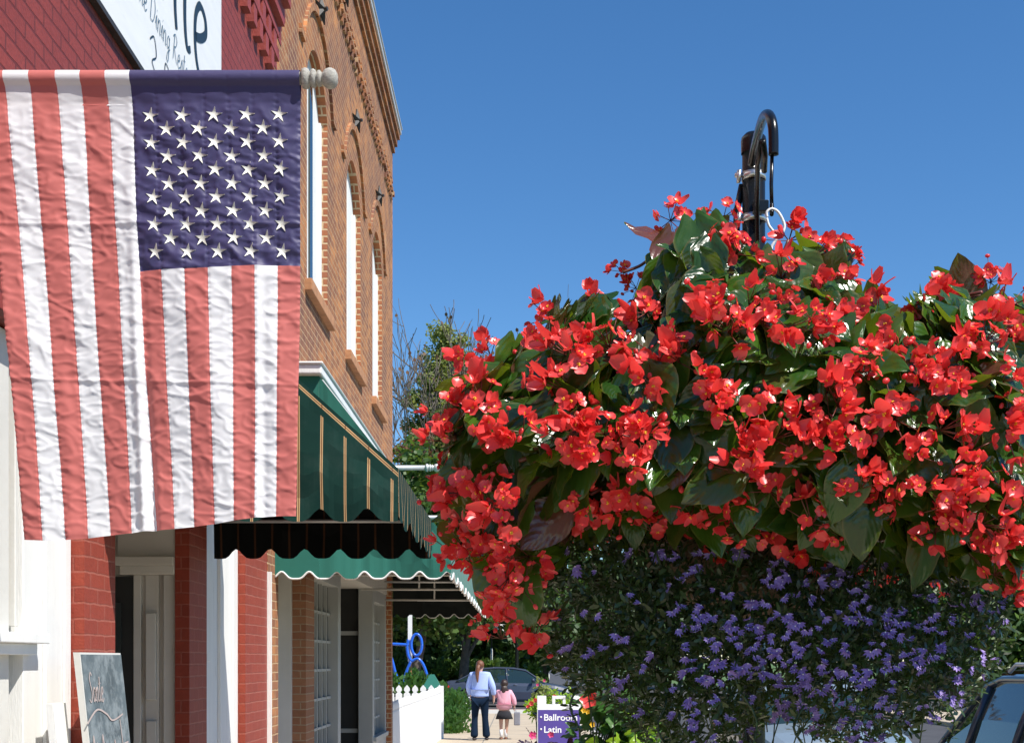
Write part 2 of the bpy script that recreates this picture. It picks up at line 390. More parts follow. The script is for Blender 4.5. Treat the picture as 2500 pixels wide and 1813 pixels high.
# stepped brick cornice and two dentil courses
b = MB()
for k, (z0, z1, pr) in enumerate([(6.62,6.76,.05),(6.76,6.90,.10),(6.90,7.04,.15),(7.04,7.35,.20)]):
    b.box(WALL, WALL+pr, .5, 10.9, z0, z1-.002)
part(b, 'cornice', M['redplain'], pb)
b = MB()
for row, (z0, ph) in enumerate([(6.08, 0), (6.26, .11)]):
    y = 4 + ph
    while y < 10.5:
        b.box(WALL, WALL+.055, y, y+.115, z0, z0+.135); y += .225
    b.box(WALL, WALL+.06, 4, 10.6, z0+.137, z0+.175)
part(b, 'dentil_course', M['redplain'], pb)
def pillar(y0, y1, xback=-2.6, z1=2.95, name='pillar', m=('redpillar','redpaintx')):
    b = MB()
    b.quad((WALL,y0,-.1),(WALL,y1,-.1),(WALL,y1,z1),(WALL,y0,z1), 0)
    b.quad((xback,y0,-.1),(WALL,y0,-.1),(WALL,y0,z1),(xback,y0,z1), 1)
    b.quad((WALL,y1,-.1),(xback,y1,-.1),(xback,y1,z1),(WALL,y1,z1), 1)
    return b, [M[m[0]], M[m[1]]]
for y0, y1 in ((6.06,6.52),(7.98,8.42),(9.60,10.42)):
    q, mm = pillar(y0, y1, -1.983 if y0 == 7.98 else -2.6); part(q, 'pillar', mm, pb)
b = MB()                                           # white pilaster boards between window and first pillar
b.box(-2.3, -1.966, 5.50, 6.058, -.1, 2.949); b.box(-1.966, -1.950, 5.72, 5.76, -.1, 2.949); b.box(-1.966, -1.955, 5.97, 6.05, -.1, 2.949)
b.box(-1.966, -1.93, 5.80, 5.92, -.1, .25)
part(b, 'pilaster', M['white'], pb, bevel=.003)
b = MB()
b.box(-2.3, -1.966, 8.422, 9.598, -.1, 2.949); b.box(-1.966, -1.945, 8.44, 8.60, -.1, 2.949); b.box(-1.966, -1.945, 9.02, 9.12, -.1, 2.949); b.box(-1.966, -1.95, 9.45, 9.59, -.1, 2.949)
b.box(-1.966, -1.90, 8.425, 8.52, 1.66, 1.72)
part(b, 'pilaster', M['white'], pb, bevel=.003)
# shop window, nearest
b = MB()
for y0, y1 in ((5.26,5.40),(3.3,3.42),(1.4,1.5)): b.box(-2.12, -1.985, y0, y1, .6, 2.94)
b.box(-2.12,-1.99,.8,5.26,2.82,2.93); b.box(-2.12,-1.99,.8,5.26,.6,.7)
b.box(-2.02,-1.975,5.44,5.47,1.8,2.94)
wf = part(b, 'window_frame', M['offwhite'], pb, bevel=.004)
b = MB(); b.box(-2.09,-2.07,.8,5.26,.7,2.82); sub(b, 'pane', M['glass'], wf)
b = MB(); b.box(-2.0, -1.90, .8, 5.62, 1.735, 1.775); b.box(-2.0,-1.93,.8,5.56,1.69,1.735); sub(b, 'sill', M['white'], wf, bevel=.004)
b = MB(); b.box(-2.06,-2.0,.8,5.5,-.1,.6); part(b, 'stall_riser', M['offwhite'], pb)
# recessed doorway between first and second pillar
b = MB()
b.box(-3.6,-1.92,6.52,7.98,2.55,2.95)                     # recess ceiling
b.box(-3.6,-1.982,8.06,8.4,-.1,2.55)                       # far cheek, faces the camera
b.box(-3.6,-1.99,6.2,6.50,-.1,2.55)
part(b, 'doorway_lining', M['offwhite'], pb)
b = MB()
for x0, x1, pr in ((-2.235,-2.19,.035),(-2.17,-2.09,.022),(-2.06,-1.99,.045)): b.box(x0, x1, 8.06-pr, 8.06, -.1, 2.16)
for k in range(3): b.box(-2.16+.0, -2.10, 8.03-.012*k, 8.04, .2+.62*k, .2+.62*k+.5)
b.box(-2.30,-1.985,7.97,8.06,2.16,2.21); b.box(-2.32,-1.985,7.94,8.06,2.21,2.26); b.box(-2.32,-1.985,8.0,8.06,2.26,2.52)
part(b, 'door_frame', M['offwhite'], pb, bevel=.005)
b = MB(); b.box(-3.5,-2.236,8.03,8.058,0,2.15)
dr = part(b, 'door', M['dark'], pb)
b = MB(); b.box(-3.3,-2.30,8.015,8.028,.4,2.0); sub(b, 'pane', M['glass'], dr)
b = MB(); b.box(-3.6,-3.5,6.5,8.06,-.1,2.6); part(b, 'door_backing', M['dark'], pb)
b = MB(); b.box(WALL-.01, WALL+.03, 10.425, 10.455, -.1, 2.33); part(b, 'corner_bead', M['white'], pb)

# ------------------------------------------------------------------ orange brick building
bb = thing('brick_building', 'tall orange brick building with arched upper windows and a metal-capped eave', 'building', (WALL, 15, 0))
Y0, Y1, ZT = 10.455, 20.6, 9.28
WIN = [(12.36,13.67),(15.18,16.48),(17.82,19.02)]
ZS, ZP, RISE = 5.03, 6.90, .40       # sill, springing, arch rise
def arch(y0, y1, n=14, zp=ZP, rise=RISE, ex=0.0):
    c = (y0+y1)/2; h = (y1-y0)/2+ex; r = (h*h+rise*rise)/(2*rise); a = math.asin(min(1,h/r))
    return [(c + r*math.sin(-a+2*a*i/n), zp + rise - r + r*math.cos(-a+2*a*i/n)) for i in range(n+1)]
b = MB(); X = WALL
def fq(y0,z0,y1,z1,m=0): b.quad((X,y0,z0),(X,y1,z0),(X,y1,z1),(X,y0,z1),m)
ys = [Y0] + [v for w_ in WIN for v in w_] + [Y1]
for i in range(0, len(ys), 2): fq(ys[i], 3.05, ys[i+1], ZT)
for y0, y1 in WIN:
    fq(y0, 3.05, y1, ZS)
    pts = arch(y0, y1)
    for (a, za), (c, zc) in zip(pts, pts[1:]):
        b.add([(X,a,za),(X,c,zc),(X,c,ZT),(X,a,ZT)], [(0,1,2,3)], 0)
        b.quad((X,a,za),(X-.11,a,za),(X-.11,c,zc),(X,c,zc), 1)
    b.quad((X,y1,ZS),(X,y1,ZP),(X-.11,y1,ZP),(X-.11,y1,ZS), 1)
    b.quad((X,y0,ZP),(X,y0,ZS),(X-.11,y0,ZS),(X-.11,y0,ZP), 1)
    b.quad((X,y0,ZS),(X,y1,ZS),(X-.11,y1,ZS),(X-.11,y0,ZS), 1)
b.box(-9, X-.16, Y0, Y1, 3.05, ZT, 0)
for y0, y1 in ((10.455,10.90),(20.35,Y1)):
    b.quad((X,y0,-.1),(X,y1,-.1),(X,y1,3.05),(X,y0,3.05),0); b.quad((-2.5,y0,-.1),(X,y0,-.1),(X,y0,3.05),(-2.5,y0,3.05),1); b.quad((X,y1,-.1),(-2.5,y1,-.1),(-2.5,y1,3.05),(X,y1,3.05),1)
b.quad((X,Y1,3.05),(-9,Y1,3.05),(-9,Y1,ZT),(X,Y1,ZT),1)
part(b, 'wall', [M['brick'], M['brickx']], bb)
q, mm = pillar(12.30, 12.80, m=('brickdark','brickdark')); part(q, 'pillar', mm, bb)
# eave: three stepped courses and a metal cap
b = MB()
b.box(X-.1, X+.035, Y0, Y1+.02, ZT-.12, ZT-.02); b.box(X-.1, X+.07, Y0, Y1+.04, ZT-.02, ZT+.09); b.box(X-.1, X+.105, Y0, Y1+.06, ZT+.09, ZT+.17)
ev = part(b, 'eave', M['brick'], bb)
b = MB(); b.box(X-.12, X+.125, Y0-.02, Y1+.08, ZT+.172, ZT+.25); b.box(X-.12, X+.14, Y0-.02, Y1+.10, ZT+.252, ZT+.27)
sub(b, 'metal_cap', M['metal'], ev)
# projecting dog-tooth course
b = MB()
y = Y0+.7
while y < Y1-.25:
    for r_, (z0, off, pr) in enumerate(((8.36,0,.03),(8.44,.11,.05),(8.60,.0,.035))):
        if rnd.random() < .92: b.box(X, X+pr, y+off, y+off+.10, z0, z0+.062)
    y += .215
b.box(X, X+.03, Y0+.7, Y1-.2, 8.505, 8.565)
part(b, 'dog_tooth_course', M['brick'], bb)
for wi, (y0, y1) in enumerate(WIN):
    # hood mould and sill in brick
    b = MB(); pts = arch(y0-.26, y1+.26, 22, ZP+.13, RISE+.20)
    pts = [(y0-.46, ZP+.135)] + pts + [(y1+.46, ZP+.135)] if wi < 9 else pts
    for (a, za), (c, zc) in zip(pts, pts[1:]):
        v = [(X,a,za),(X+.03,a,za),(X+.03,c,zc),(X,c,zc),(X,a,za+.07),(X+.03,a,za+.07),(X+.03,c,zc+.07),(X,c,zc+.07)]
        b.add(v, [(0,1,2,3),(7,6,5,4),(1,5,6,2)], 0)
    for ye in (y0-.462, y1+.455): b.box(X, X+.032, ye, ye+.01, ZP+.133, ZP+.207)
    part(b, 'hood_mould', M['brick'], bb)
    b = MB(); b.box(X-.1, X+.065, y0-.12, y1+.12, ZS-.11, ZS-.005)
    part(b, 'window_sill', M['stone'], bb, bevel=.006)
    # white frame and blind, recessed
    b = MB(); xb = X-.085
    pts = arch(y0, y1)
    for (a, za), (c, zc) in zip(pts, pts[1:]):
        b.add([(xb,a,ZS),(xb,c,ZS),(xb,c,zc),(xb,a,za)], [(0,1,2,3)], 0)
    fr = part(b, 'window_blind', M['white'], bb)
    b = MB(); b.box(xb, xb+.03, y1-.09, y1, ZS, ZP); b.box(xb, xb+.03, y0, y0+.10, ZS, ZP); b.box(xb, xb+.02, y0, y1, ZS, ZS+.09)
    b.box(xb, xb+.012, (y0+y1)/2-.02, (y0+y1)/2+.02, ZS, ZP+.2)
    sub(b, 'window_frame', M['white'], fr, bevel=.003)
    if wi == 0:
        b = MB(); b.box(xb, xb+.018, y0+.63, y0+.79, ZS+.05, ZP+.25); sub(b, 'pane', M['glassg'], fr)
# upper wall-anchor stars
def star_anchor(y, z, first=[None]):
    if first[0] is None:
        b = MB(); n = 5; v = [(.055,0,0)]
        for k in range(10):
            r_ = .135 if k % 2 == 0 else .05; a = math.pi/2 + math.pi*k/5
            v.append((.012, r_*math.cos(a), r_*math.sin(a)))
        b.add(v, [(0, 1+k, 1+(k+1) % 10) for k in range(10)])
        v2 = [(0,)+p[1:] for p in v[1:]]
        b.add([p for p in v[1:]]+v2, [(k, (k+1)%10, 10+(k+1)%10, 10+k) for k in range(10)])
        b.tube([(0,0,0),(.075,0,0)], .02, 8)
        o = b.build('anchor_star', M['iron'], bb); first[0] = o
    else:
        o = first[0].copy(); link(o, bb)
    o.location = (.03, y-15, z); o.rotation_euler = (0, 0, -.30); return o
for y, z in ((12.97,7.72),(15.8,7.78),(18.3,7.76),(14.75,8.72)): star_anchor(y, z)
# shop front under the second awning
b = MB()
b.box(-2.4,-1.96,10.90,12.30,2.6,3.05); b.box(-2.5,-1.96,12.8,20.35,2.62,3.05); b.box(-3.2,-2.5,10.9,20.35,2.9,3.05)
b.box(-3.0,-2.02,12.24,12.298,-.1,2.6)                   # cheek with grey panel facing the street end
part(b, 'fascia', M['offwhite'], bb)
b = MB()
b.box(-2.12,-1.97,12.80,13.0,.0,2.62); b.box(-2.12,-1.97,15.0,15.22,.0,2.62)
b.box(-2.3,-2.16,10.9,12.24,0,2.6)
b.box(-2.12,-1.97,13.0,15.0,2.45,2.62); b.box(-2.12,-1.97,13.0,15.0,.0,.68)
fr = part(b, 'shop_window', M['greyframe'], bb, bevel=.004)
def lattice(y0, y1, z0, z1, ny, nz, fr):
    b = MB(); b.box(-2.10,-2.08,y0,y1,z0,z1); sub(b, 'pane', M['glass'], fr)
    b = MB()
    for i in range(1, ny): yy = y0+(y1-y0)*i/ny; b.box(-2.08,-2.045,yy-.014,yy+.014,z0,z1)
    for i in range(1, nz): zz = z0+(z1-z0)*i/nz; b.box(-2.08,-2.05,y0,y1,zz-.013,zz+.013)
    sub(b, 'glazing_bars', M['greyframe'], fr)
lattice(13.0, 15.0, .68, 2.45, 6, 6, fr)
b = MB()
b.box(-2.16,-1.97,18.50,18.72,.0,2.62); b.box(-2.5,-2.16,18.62,18.72,0,2.62); b.box(-2.12,-1.97,20.2,20.35,.0,2.62)
b.box(-2.12,-1.97,18.72,20.2,2.45,2.62); b.box(-2.12,-1.97,18.72,20.2,.0,.60); b.box(-2.02,-1.93,18.6,20.3,.58,.64)
fr = part(b, 'shop_window', M['greyframe'], bb, bevel=.004)
lattice(18.72, 20.2, .60, 2.45, 5, 7, fr)
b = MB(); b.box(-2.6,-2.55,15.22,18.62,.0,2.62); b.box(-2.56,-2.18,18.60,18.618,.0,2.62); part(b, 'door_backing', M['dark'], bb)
for z_ in (.70, 2.0):
    b = MB(); b.box(-2.56,-2.18,18.585,18.6,z_,z_+.055); part(b, 'door_rail', M['greyframe'], bb)
b = MB(); b.box(-3.2,-3.1,10.9,12.24,0,2.9); part(b, 'door', M['dark'], bb)

# ------------------------------------------------------------------ awnings
def scal(t, zb, amp, per, sharp=2.2, ph=0):
    c = .5+.5*math.cos(2*math.pi*(t/per+ph)); return zb + amp*(c**sharp)
def awning(root, y0, y1, xw, zw, xo, zd, zb, mats, amp=.055, per=.215, trim=None, floor_bars=None, sag=.0):
    side, front = mats
    slope = (zw-zd)/(xo-xw)
    for yy in (y0, y1):
        b = MB(); n = 60
        L = xo-xw
        for i in range(n):
            xa, xc = xw+L*i/n, xw+L*(i+1)/n
            def zt(x): return zw - slope*(x-xw)
            cs = math.sqrt(1+slope*slope)
            def col(x):
                zs_ = [scal(x-xw, zb, amp, per, 2.2, .35)]; t0 = zt(x); k = 6
                zz = [zs_[0] + (t0-zs_[0])*j/k for j in range(k+1)]
                return [((x, yy + (.014*math.sin(z*9+x*7)+.02*noise.noise(Vector((x*4+z*3, z*5-x*4, yy)))+.012*noise.noise(Vector((x*11+z*9, z*9-x*9, yy+5))))*min(1,(t0-z)*6), z), (x, (t0-z)/cs)) for z in zz]
            A, C = col(xa), col(xc)
            for j in range(6):
                q = [A[j], C[j], C[j+1], A[j+1]]
                if yy == y1: q = q[::-1]
                b.quad(*[p[0] for p in q], 0, [p[1] for p in q])
        part(b, 'side_panel', M[side], root, True)
        if trim:
            t = MB(); t.tube([(xw+L*i/90, yy-.004, scal(L*i/90, zb, amp, per, 2.2, .35)) for i in range(91)], .0075, 6); part(t, 'binding', M[trim], root, True)
    # sloping top and front valance
    b = MB(); n = int((y1-y0)/.04)
    def vz(y): return scal(y-y0, zb, amp, per*1.0, 2.2, .2)
    for i in range(n):
        ya, yc = y0+(y1-y0)*i/n, y0+(y1-y0)*(i+1)/n
        for j in range(8):
            u0, u1 = j/8, (j+1)/8
            def pt(u, y):
                s_ = sag*math.sin(math.pi*u)*(.6+.4*math.sin(y*5)); return (xw+(xo-xw)*u, y, zw+(zd-zw)*u - s_)
            b.quad(pt(u0,ya), pt(u1,ya), pt(u1,yc), pt(u0,yc), 0, [(ya,.2+u0),(ya,.2+u1),(yc,.2+u1),(yc,.2+u0)])
        for j in range(3):
            def vp(f, y): z_ = zd+(vz(y)-zd)*f; return (xo+.012*f*math.sin(y*11), y, z_)
            b.quad(vp(j/3,ya), vp((j+1)/3,ya), vp((j+1)/3,yc), vp(j/3,yc), 0, [(ya,1),(ya,1.2),(yc,1.2),(yc,1)])
    part(b, 'canopy', M[front], root, True)
    if trim:
        t = MB(); t.tube([(xo+.002+.012*math.sin((y0+(y1-y0)*i/400)*11), y0+(y1-y0)*i/400, vz(y0+(y1-y0)*i/400)) for i in range(401)], .0075, 5); part(t, 'binding', M[trim], root, True)
    b = MB()
    for yy in (y0+.02, (y0+y1)/2, y1-.02):
        b.tube([(xw+.02, yy, zd-.01),(xo-.02, yy, zd-.01)], .012, 6); b.tube([(xw+.02, yy, zw-.03),(xo-.02, yy, zd-.01)], .012, 6)
    if floor_bars:
        for x_, z_ in floor_bars: b.tube([(x_, y0+.02, z_),(x_, y1-.02, z_)], .013, 6)
    b.tube([(xo-.02, y0, zd-.01),(xo-.02, y1, zd-.01)], .012, 6)
    part(b, 'awning_frame', M['metal'], root, True)
aw = thing('striped_awning', 'dark green awning with thin gold stripes and scalloped valance, over the red doorway', 'awning', (WALL, 7.4, 2.33))
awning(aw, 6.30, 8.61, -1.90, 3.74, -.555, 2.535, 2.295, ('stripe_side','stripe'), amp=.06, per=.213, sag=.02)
aw2 = thing('teal_awning', 'teal green awning with white scalloped binding, over the brick building shop front', 'awning', (WALL, 15.8, 2.31))
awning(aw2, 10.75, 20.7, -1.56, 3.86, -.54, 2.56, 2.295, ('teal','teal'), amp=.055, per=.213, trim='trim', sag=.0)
# the near valance reaches the wall; pipes inside
for yy in (10.75, 20.7):
    b = MB(); n = 20
    for i in range(n):
        xa, xc = -1.9+.34*i/n, -1.9+.34*(i+1)/n
        q = [(xa,yy,scal(xa+1.56,2.295,.055,.213,2.2,.35)),(xc,yy,scal(xc+1.56,2.295,.055,.213,2.2,.35)),(xc,yy,3.86),(xa,yy,3.86)]
        b.quad(*(q if yy < 15 else q[::-1]))
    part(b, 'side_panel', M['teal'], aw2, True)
b = MB(); b.tube([(-1.9+.34*i/30, 10.746, scal(-1.9+.34*i/30+1.56,2.295,.055,.213,2.2,.35)) for i in range(31)], .0075, 6); part(b, 'binding', M['trim'], aw2, True)
b = MB(); b.box(-1.895, -1.53, 10.66, 20.72, 3.86, 3.93); b.box(-1.895, -1.515, 10.64, 20.74, 3.932, 3.952)
part(b, 'awning_hood', M['white'], aw2, bevel=.01)
b = MB()
for yy in (10.95, 13.6, 16.4, 19.3):
    b = MB(); b.tube([(-1.88, yy, 2.50),(-.6, yy, 2.50)], .014, 6); b.tube([(-1.2, yy, 2.50),(-1.2, yy, 3.2)], .012, 6)
    part(b, 'cross_bar', M['offwhite'], aw2, True)

# ------------------------------------------------------------------ wall sign: strokes of lettering
sg = thing('wall_sign', 'white painted board with dark script lettering fixed high on the red wall above the flag', 'sign', (WALL, 7, 4.6))
SX = -1.872
b = MB(); b.box(WALL+.006, SX, 3.0, 8.70, 4.585, 6.6); board = part(b, 'board', M['signw'], sg)
b = MB(); b.box(WALL+.006, SX+.012, 2.98, 8.72, 4.557, 4.583); part(b, 'edge_strip', M['iron'], sg)
def crom(pts, k=8):
    out = []; n = len(pts)
    for i in range(n-1):
        p0, p1, p2, p3 = [np.array(pts[max(0, min(n-1, j))], float) for j in (i-1, i, i+1, i+2)]
        for s_ in range(k):
            t = s_/k; out.append(tuple(.5*((2*p1)+(-p0+p2)*t+(2*p0-5*p1+4*p2-p3)*t*t+(-p0+3*p1-3*p2+p3)*t**3)))
    out.append(tuple(pts[-1])); return out
def ribbon(mb, pts, w0, w1, tf, thick=.006, prof=None):
    """flat pen stroke in a plane: pts (u,v); tf maps (u,v,h)->point"""
    P_ = crom(pts); n = len(P_)
    L, Rr = [], []
    for i, p in enumerate(P_):
        a = np.array(P_[max(i-1,0)]); c = np.array(P_[min(i+1,n-1)]); d = c-a; d = d/(np.linalg.norm(d)+1e-9); nn = np.array((-d[1], d[0]))
        t = i/(n-1); ww = (w0 + (w1-w0)*t) if prof is None else prof(t)*w0
        ww = ww*(.55+.45*abs(d[1]))                     # pen angle
        L.append((p[0]+nn[0]*ww/2, p[1]+nn[1]*ww/2)); Rr.append((p[0]-nn[0]*ww/2, p[1]-nn[1]*ww/2))
    for i in range(n-1):
        mb.quad(tf(*L[i],thick), tf(*Rr[i],thick), tf(*Rr[i+1],thick), tf(*L[i+1],thick))
def wall_tf(u, v, h): return (SX+h*.5, u, v)
b = MB(); pr = lambda t: .35+.65*math.sin(math.pi*min(1,max(0,t)))**.6
# big n, t, e-acute, each letter a piece; the earlier letters lie outside the photograph's frame
LET = [[[(7.28,5.62),(7.27,5.40),(7.26,5.12)],[(7.27,5.35),(7.36,5.48),(7.47,5.50),(7.52,5.38),(7.53,5.20),(7.56,5.09)]],
 [[(7.76,5.78),(7.75,5.45),(7.75,5.22),(7.80,5.10),(7.88,5.12)],[(7.62,5.50),(7.76,5.52),(7.92,5.53)]],
 [[(8.00,5.25),(8.14,5.30),(8.26,5.38),(8.24,5.46),(8.12,5.48),(8.01,5.38),(7.99,5.22),(8.05,5.10),(8.18,5.05),(8.34,5.10)]],
 [[(8.05,5.56),(8.14,5.60),(8.22,5.66)]],
 [[(6.75,5.42),(6.62,5.50),(6.52,5.36),(6.55,5.14),(6.70,5.12),(6.80,5.30)],[(6.81,5.50),(6.80,5.25),(6.88,5.09)]],
 [[(6.25,5.75),(6.08,5.85),(5.95,5.72),(6.10,5.50),(6.22,5.30),(6.08,5.08),(5.90,5.15)]]]
for k, st in enumerate(LET):
    b = MB()
    for q in st: ribbon(b, q, .075, .052, wall_tf)
    part(b, 'accent' if k == 3 else 'letter', M['ink'], sg)
GL = {  # single stroke script glyphs, x 0..adv, height 1 = cap, .5 = x-height
 'D': (.75, [[(.15,.95),(.12,.5),(.1,.05)],[(.0,.9),(.3,1),(.6,.8),(.65,.45),(.45,.1),(.1,.03)]]),
 'F': (.6, [[(.2,.95),(.15,.5),(.1,.0)],[(.0,.92),(.3,.97),(.6,1.)],[(.1,.5),(.4,.55)]]),
 'R': (.75, [[(.2,.95),(.15,.5),(.1,.0)],[(.0,.85),(.3,1),(.55,.85),(.45,.6),(.2,.5)],[(.2,.5),(.45,.2),(.7,.0)]]),
 'S': (.65, [[(.6,.9),(.4,1),(.2,.8),(.35,.55),(.5,.3),(.3,.02),(.0,.12)]]),
 'i': (.28, [[(.0,.2),(.12,.5),(.12,.1),(.26,.08)],[(.14,.68),(.16,.72)]]),
 'n': (.5, [[(.05,.5),(.05,.0)],[(.05,.3),(.22,.5),(.34,.4),(.34,.05),(.48,.08)]]),
 'g': (.5, [[(.38,.42),(.2,.5),(.05,.3),(.15,.05),(.36,.2)],[(.38,.5),(.36,.0),(.3,-.4),(.1,-.4),(.2,-.1),(.5,.1)]]),
 'e': (.42, [[(.03,.22),(.3,.32),(.25,.5),(.08,.42),(.05,.12),(.2,.0),(.42,.12)]]),
 's': (.4, [[(.05,.1),(.22,.5),(.3,.2),(.2,.0),(.03,.05)],[(.28,.1),(.4,.1)]]),
 't': (.36, [[(.16,.85),(.12,.3),(.16,.04),(.34,.1)],[(.0,.6),(.32,.64)]]),
 'a': (.5, [[(.36,.42),(.18,.5),(.04,.28),(.14,.03),(.32,.16),(.38,.45)],[(.38,.45),(.36,.1),(.5,.08)]]),
 'u': (.5, [[(.05,.5),(.05,.15),(.18,.02),(.34,.2),(.36,.48)],[(.36,.48),(.36,.1),(.5,.08)]]),
 'r': (.38, [[(.05,.5),(.05,.0)],[(.05,.3),(.2,.5),(.34,.45)]]),
 'b': (.45, [[(.08,1),(.06,.5),(.06,.05),(.25,.02),(.36,.25),(.22,.48),(.07,.3)]]),
 'l': (.25, [[(.1,1),(.06,.4),(.1,.04),(.25,.1)]]),
 'y': (.5, [[(.05,.5),(.08,.15),(.22,.05),(.36,.3)],[(.38,.5),(.34,.0),(.2,-.4),(.05,-.3)]]),
 ' ': (.35, [])}
def write(mb, text, u, v, h, wd, tf, slant=.2, thick=.006, wf=.62):
    for ch in text:
        adv, st = GL[ch]
        for s_ in st: ribbon(mb, [(u+(x+slant*y)*h*wf, v+y*h) for x, y in s_], wd, wd*.8, tf, thick)
        u += adv*h*wf*1.05
    return u
b = MB(); write(b, 'Fine Dining Restaurant', 6.70, 4.90, .15, .010, wall_tf, wf=.92)
part(b, 'small_lettering', M['ink2'], sg)
b = MB(); ribbon(b, [(7.02,4.80),(7.10,4.84),(7.14,4.76),(7.06,4.70),(7.20,4.66),(7.38,4.72),(7.40,4.79),(7.32,4.80),(7.34,4.70),(7.55,4.66)], .012, .012, wall_tf)
part(b, 'flourish', M['ink'], sg)

# ------------------------------------------------------------------ chalkboard leaning at the pillar
ck = thing('chalkboard', 'tall slate chalkboard with pink chalk script leaning by the painted pillar', 'chalkboard', (-1.7, 5.75, 0))
def ctf(u, v, h):       # u along the wall 5.45..6.0, v up the board, h off it
    return (-1.735 + (1.69-v)*.115 + h, u + (1.69-v)*(-.03), v)
def cbox(b, u0, u1, v0, v1, h0, h1, m=0):
    v = [ctf(u0,v0,h0),ctf(u1,v0,h0),ctf(u1,v1,h0),ctf(u0,v1,h0),ctf(u0,v0,h1),ctf(u1,v0,h1),ctf(u1,v1,h1),ctf(u0,v1,h1)]
    b.add(v, [(0,1,2,3),(7,6,5,4),(0,4,5,1),(1,5,6,2),(2,6,7,3),(3,7,4,0)], m)
b = MB(); cbox(b, 5.475, 6.035, .02, 1.70, -.025, .0); part(b, 'backing_board', M['offwhite'], ck)
b = MB(); cbox(b, 5.485, 6.028, .05, 1.692, .0, .004); part(b, 'slate', M['slate'], ck)
b = MB(); cbox(b, 5.40, 5.55, .0, 1.50, -.13, -.10); part(b, 'rear_leg', M['white'], ck)
b = MB()
write(b, 'Sante', 5.52, 1.50, .12, .009, ctf, .15, .007); part(b, 'chalk_word', M['chalk'], ck); b = MB()
ribbon(b, [(5.46,1.42),(5.60,1.47),(5.72,1.45),(5.80,1.42),(5.95,1.44)], .013, .012, ctf, .007); part(b, 'chalk_flourish', M['chalk'], ck)
for k, (v0, u0) in enumerate(((1.27,5.50),(1.24,5.74),(1.02,5.50),(.99,5.72),(.78,5.55))):
    b = MB(); ribbon(b, [(u0+.02*j, v0+(.07 if j % 2 else -.04)*(1+.5*math.sin(j*2.1+k))) for j in range(9)], .010, .009, ctf, .007); part(b, 'chalk_word', M['chalk'], ck)
b = MB(); ribbon(b, [(5.90,1.42),(5.91,1.28),(5.92,1.05)], .009, .009, ctf, .007); ribbon(b, [(5.84,1.31),(5.99,1.32)], .012, .012, ctf, .007)
part(b, 'chalk_writing', M['chalk'], ck)

# ------------------------------------------------------------------ flagpole and flag
FD = 4.25; FS = F/FD
def flagpole(label, y, z, x0, x1, r, mat):
    t = thing('flagpole', label, 'flagpole', (WALL, y, z), group=None)
    b = MB(); b.tube([(x0, y, z),(x1, y, z)], r, 16); part(b, 'pole', M[mat], t, True)
    k = r/.0205
    b = MB(); pr = [(0,0),(.017,0),(.031,.002),(.034,.012),(.031,.022),(.020,.027),(.027,.031),(.031,.038),(.027,.045),(.018,.048),(.024,.052),(.0265,.058),(.022,.064),(.017,.067),(.022,.071),(.030,.079),(.0335,.090),(.033,.099),(.028,.110),(.016,.117),(0,.119)]
    b.lathe([(a*k, h*k) for a, h in pr], (x1, y, z), 'X', 28); part(b, 'finial', M[mat], t, True)
    b = MB(); b.lathe([(0,0),(.06*k,0),(.06*k,.012),(.03*k,.03),(.03*k,.09),(0,.09)], (x0, y, z), 'X', 18); part(b, 'bracket', M['iron'], t, True)
    return t
ZPOLE = EYE + (HY-192)/FS
flagpole('weathered wooden flagpole with turned finial that carries the large flag', FD, ZPOLE, WALL+.0, P(737,0,FD).x, .019, 'wood')
flagpole('bare grey flagpole with turned finial above the teal awning, the nearer one', 12.55, 3.40, WALL, -.86, .022, 'metal')
flagpole('bare grey flagpole with turned finial farther down the street over the teal awning', 17.0, 3.41, WALL, -.86, .022, 'metal')
TOPX = [-50,10,73,138,198,259,319,378,437,496,555,614,673,733]
MIDX = [2,55,108.5,170,224,287,340,395,452,508.5,566,622,676.6,731]
BOTX = [55,102,157,211,266,319,377,425.5,474,525,572,623,674,723]
BOTY = [1316,1316,1314,1311,1307,1303,1296,1290,1283,1276,1269,1265,1263,1262]
def lerp(a, t): i = min(int(t), len(a)-2); return a[i]+(a[i+1]-a[i])*(t-i)
TM = .435
